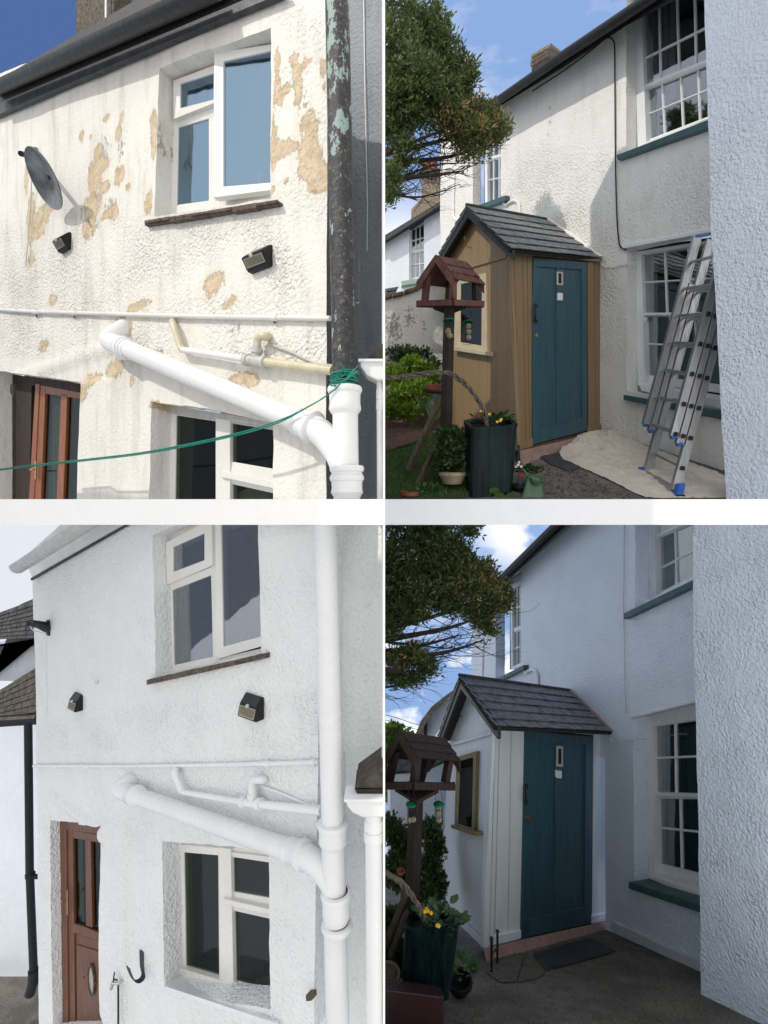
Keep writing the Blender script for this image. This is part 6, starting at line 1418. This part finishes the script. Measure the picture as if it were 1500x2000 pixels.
stm = [((660,1300,dz_),(940,1252,dz_),.04,.006),((660,1290,dz_),(900,1240,dz_),.04,.006),((700,1260,dz_),(950,1200,dz_),.04,.006),((700,1240,dz_),(930,1180,dz_),.035,.006),((690,1200,dz_),(900,1150,dz_),.05,.008),((720,1290,dz_),(880,1280,dz_),.016,.003),((680,1345,dz_),(830,1290,dz_-.1),.03,.005),((680,1355,dz_),(815,1330,dz_-.1),.02,.004),((660,1180,dz_),(850,1060,dz_),.06,.01),((650,1700,dz_+.2),(680,1150,dz_),.14,.07),((760,1255,dz_),(905,1265,dz_),.014,.003)]
grow_tree(t2, cl, stm, None, None, .052, .018, ((915,1150,40),(945,1195,30),(800,1280,40)))
# power lines
for a, b, yy in ((1408, 1425, 0), (1398, 1415, 1)):
    MB().tube(bez([pt(700, a-8, 13), pt(760, a, 13), pt(815, b, 13), pt(870, b+10, 13)], 5), .008, 5).build('power_line', 'black_plastic', None, label=('upper' if yy else 'lower')+' of two thin wires crossing the sky left of the far white house', cat='wire', group='overhead wires beyond the bird table')
P3 = pt; Zf = 3.3
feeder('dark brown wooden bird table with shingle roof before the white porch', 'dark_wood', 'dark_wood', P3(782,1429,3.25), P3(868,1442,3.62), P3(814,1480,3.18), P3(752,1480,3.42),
       P3(744,1527,3.42), P3(806,1526,3.14), P3(885,1529,3.46), .042, (P3(814,1540,3.32), P3(803,1800,3.45), .033, .038), .022,
       [(P3(800,1735,3.42), P3(752,1850,3.5), .02), (P3(806,1760,3.42), P3(762,1868,3.42), .016)],
       [(P3(803,1566,3.2), .024, .135, ('nearly empty fat ball feeder with green lid beside the dark bird table post', 'feeders under the dark table', [(-.008, .85), (.014, .82)])),
        (P3(857,1566,3.38), .026, .15, ('full fat ball feeder with green lid hanging clear of the dark post', 'feeders under the dark table', [(.004, .22), (-.003, .5), (.003, .8)]))], 'dark_wood', 'grey_brown_wood')
q2_ = empty('glazed_planter', P3(830, 1945, 3.45), 'tall square dark green glazed planter with yellow primroses before the white porch', 'planter')
tp4 = [P3(799,1787,3.42), P3(789,1814,3.10), P3(897,1805,3.14)]; tp4.append(tp4[0]+tp4[2]-tp4[1])
bt4 = [P3(792,1935,3.45), P3(783,1962,3.18), P3(876,1955,3.2)]; bt4.append(bt4[0]+bt4[2]-bt4[1])
ct = tall_pot(q2_, tp4, bt4)
primrose(q2_, ct+V((.06, -.02, .03)), .14, 70, 0, [(P3(833,1775,3.16),'petal_yellow'),(P3(836,1779,3.15),'petal_yellow'),(P3(830,1780,3.15),'petal_yellow'),(P3(842,1783,3.14),'petal_yellow'),(P3(854,1807,3.08),'petal_yellow'),(P3(857,1808,3.08),'petal_yellow')])
willow_arch('twisted willow hoop rising from the planter before the white porch', [P3(735,1700,3.1), P3(757,1707,3.1), P3(780,1722,3.12), P3(800,1745,3.15), P3(817,1770,3.18), P3(829,1795,3.2), P3(834,1815,3.2)], .0115)
lp = empty('potted_plant', P3(900, 1935, 3.62), 'small leafy plant in a black pot right of the tall planter', 'potted plant')
primrose(lp, P3(900, 1895, 3.62), .09, 50, 0); pot(lp, P3(897, 1912, 3.62), .085, .09, 'black_plastic')
mt = empty('maroon_tub', P3(810, 1975, 3.0), 'dark maroon plastic tub in the bottom left corner before the tall planter', 'tub')
A = round_corners([P3(728,1930,2.95), P3(868,1948,2.95), P3(860,1926,3.1), P3(735,1908,3.1)], .15)
MB().loft(A, [p+V((0, 0, -.45)) for p in A]).build('body', 'maroon_plastic', mt, bevel=.006)
cpt = empty('cream_pot', P3(762, 1915, 3.35), 'cream pot rim at the far left edge beside the glazed planter', 'pot'); pot(cpt, P3(757, 1900, 3.35), .075, .08, 'cream_pot', 1.12)
# ================================================================== frame of the two storeys
MB().prism([V((-2.3, 2.42, -.0605)), V((2.3, 2.42, -.0605)), V((2.3, 2.42, .0605)), V((-2.3, 2.42, .0605))], V((0, .05, 0))).build('terrace_beam', 'beam_white', kind='structure', label='long white painted beam between the upper and lower terraces', cat='beam')
MB().prism([V((-.0034, 1.68, -2.9)), V((.0034, 1.68, -2.9)), V((.0034, 1.68, 7.4)), V((-.0034, 1.68, 7.4))], V((0, 1.27, 0))).build('added_sun_screen', 'beam_white', None, label='thin white upright screen, added to divide the views and block sun', cat='screen')  # added divider, made deep and tall to keep sun off the right-hand walls
# added out-of-view awning, blocks the sun from the lower left wall
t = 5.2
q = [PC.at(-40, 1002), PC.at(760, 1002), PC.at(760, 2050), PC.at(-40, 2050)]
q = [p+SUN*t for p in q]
aw = empty('added_sun_blocker', q[3], 'added out-of-view canvas awning on two poles, blocking sun from the white house', 'awning')
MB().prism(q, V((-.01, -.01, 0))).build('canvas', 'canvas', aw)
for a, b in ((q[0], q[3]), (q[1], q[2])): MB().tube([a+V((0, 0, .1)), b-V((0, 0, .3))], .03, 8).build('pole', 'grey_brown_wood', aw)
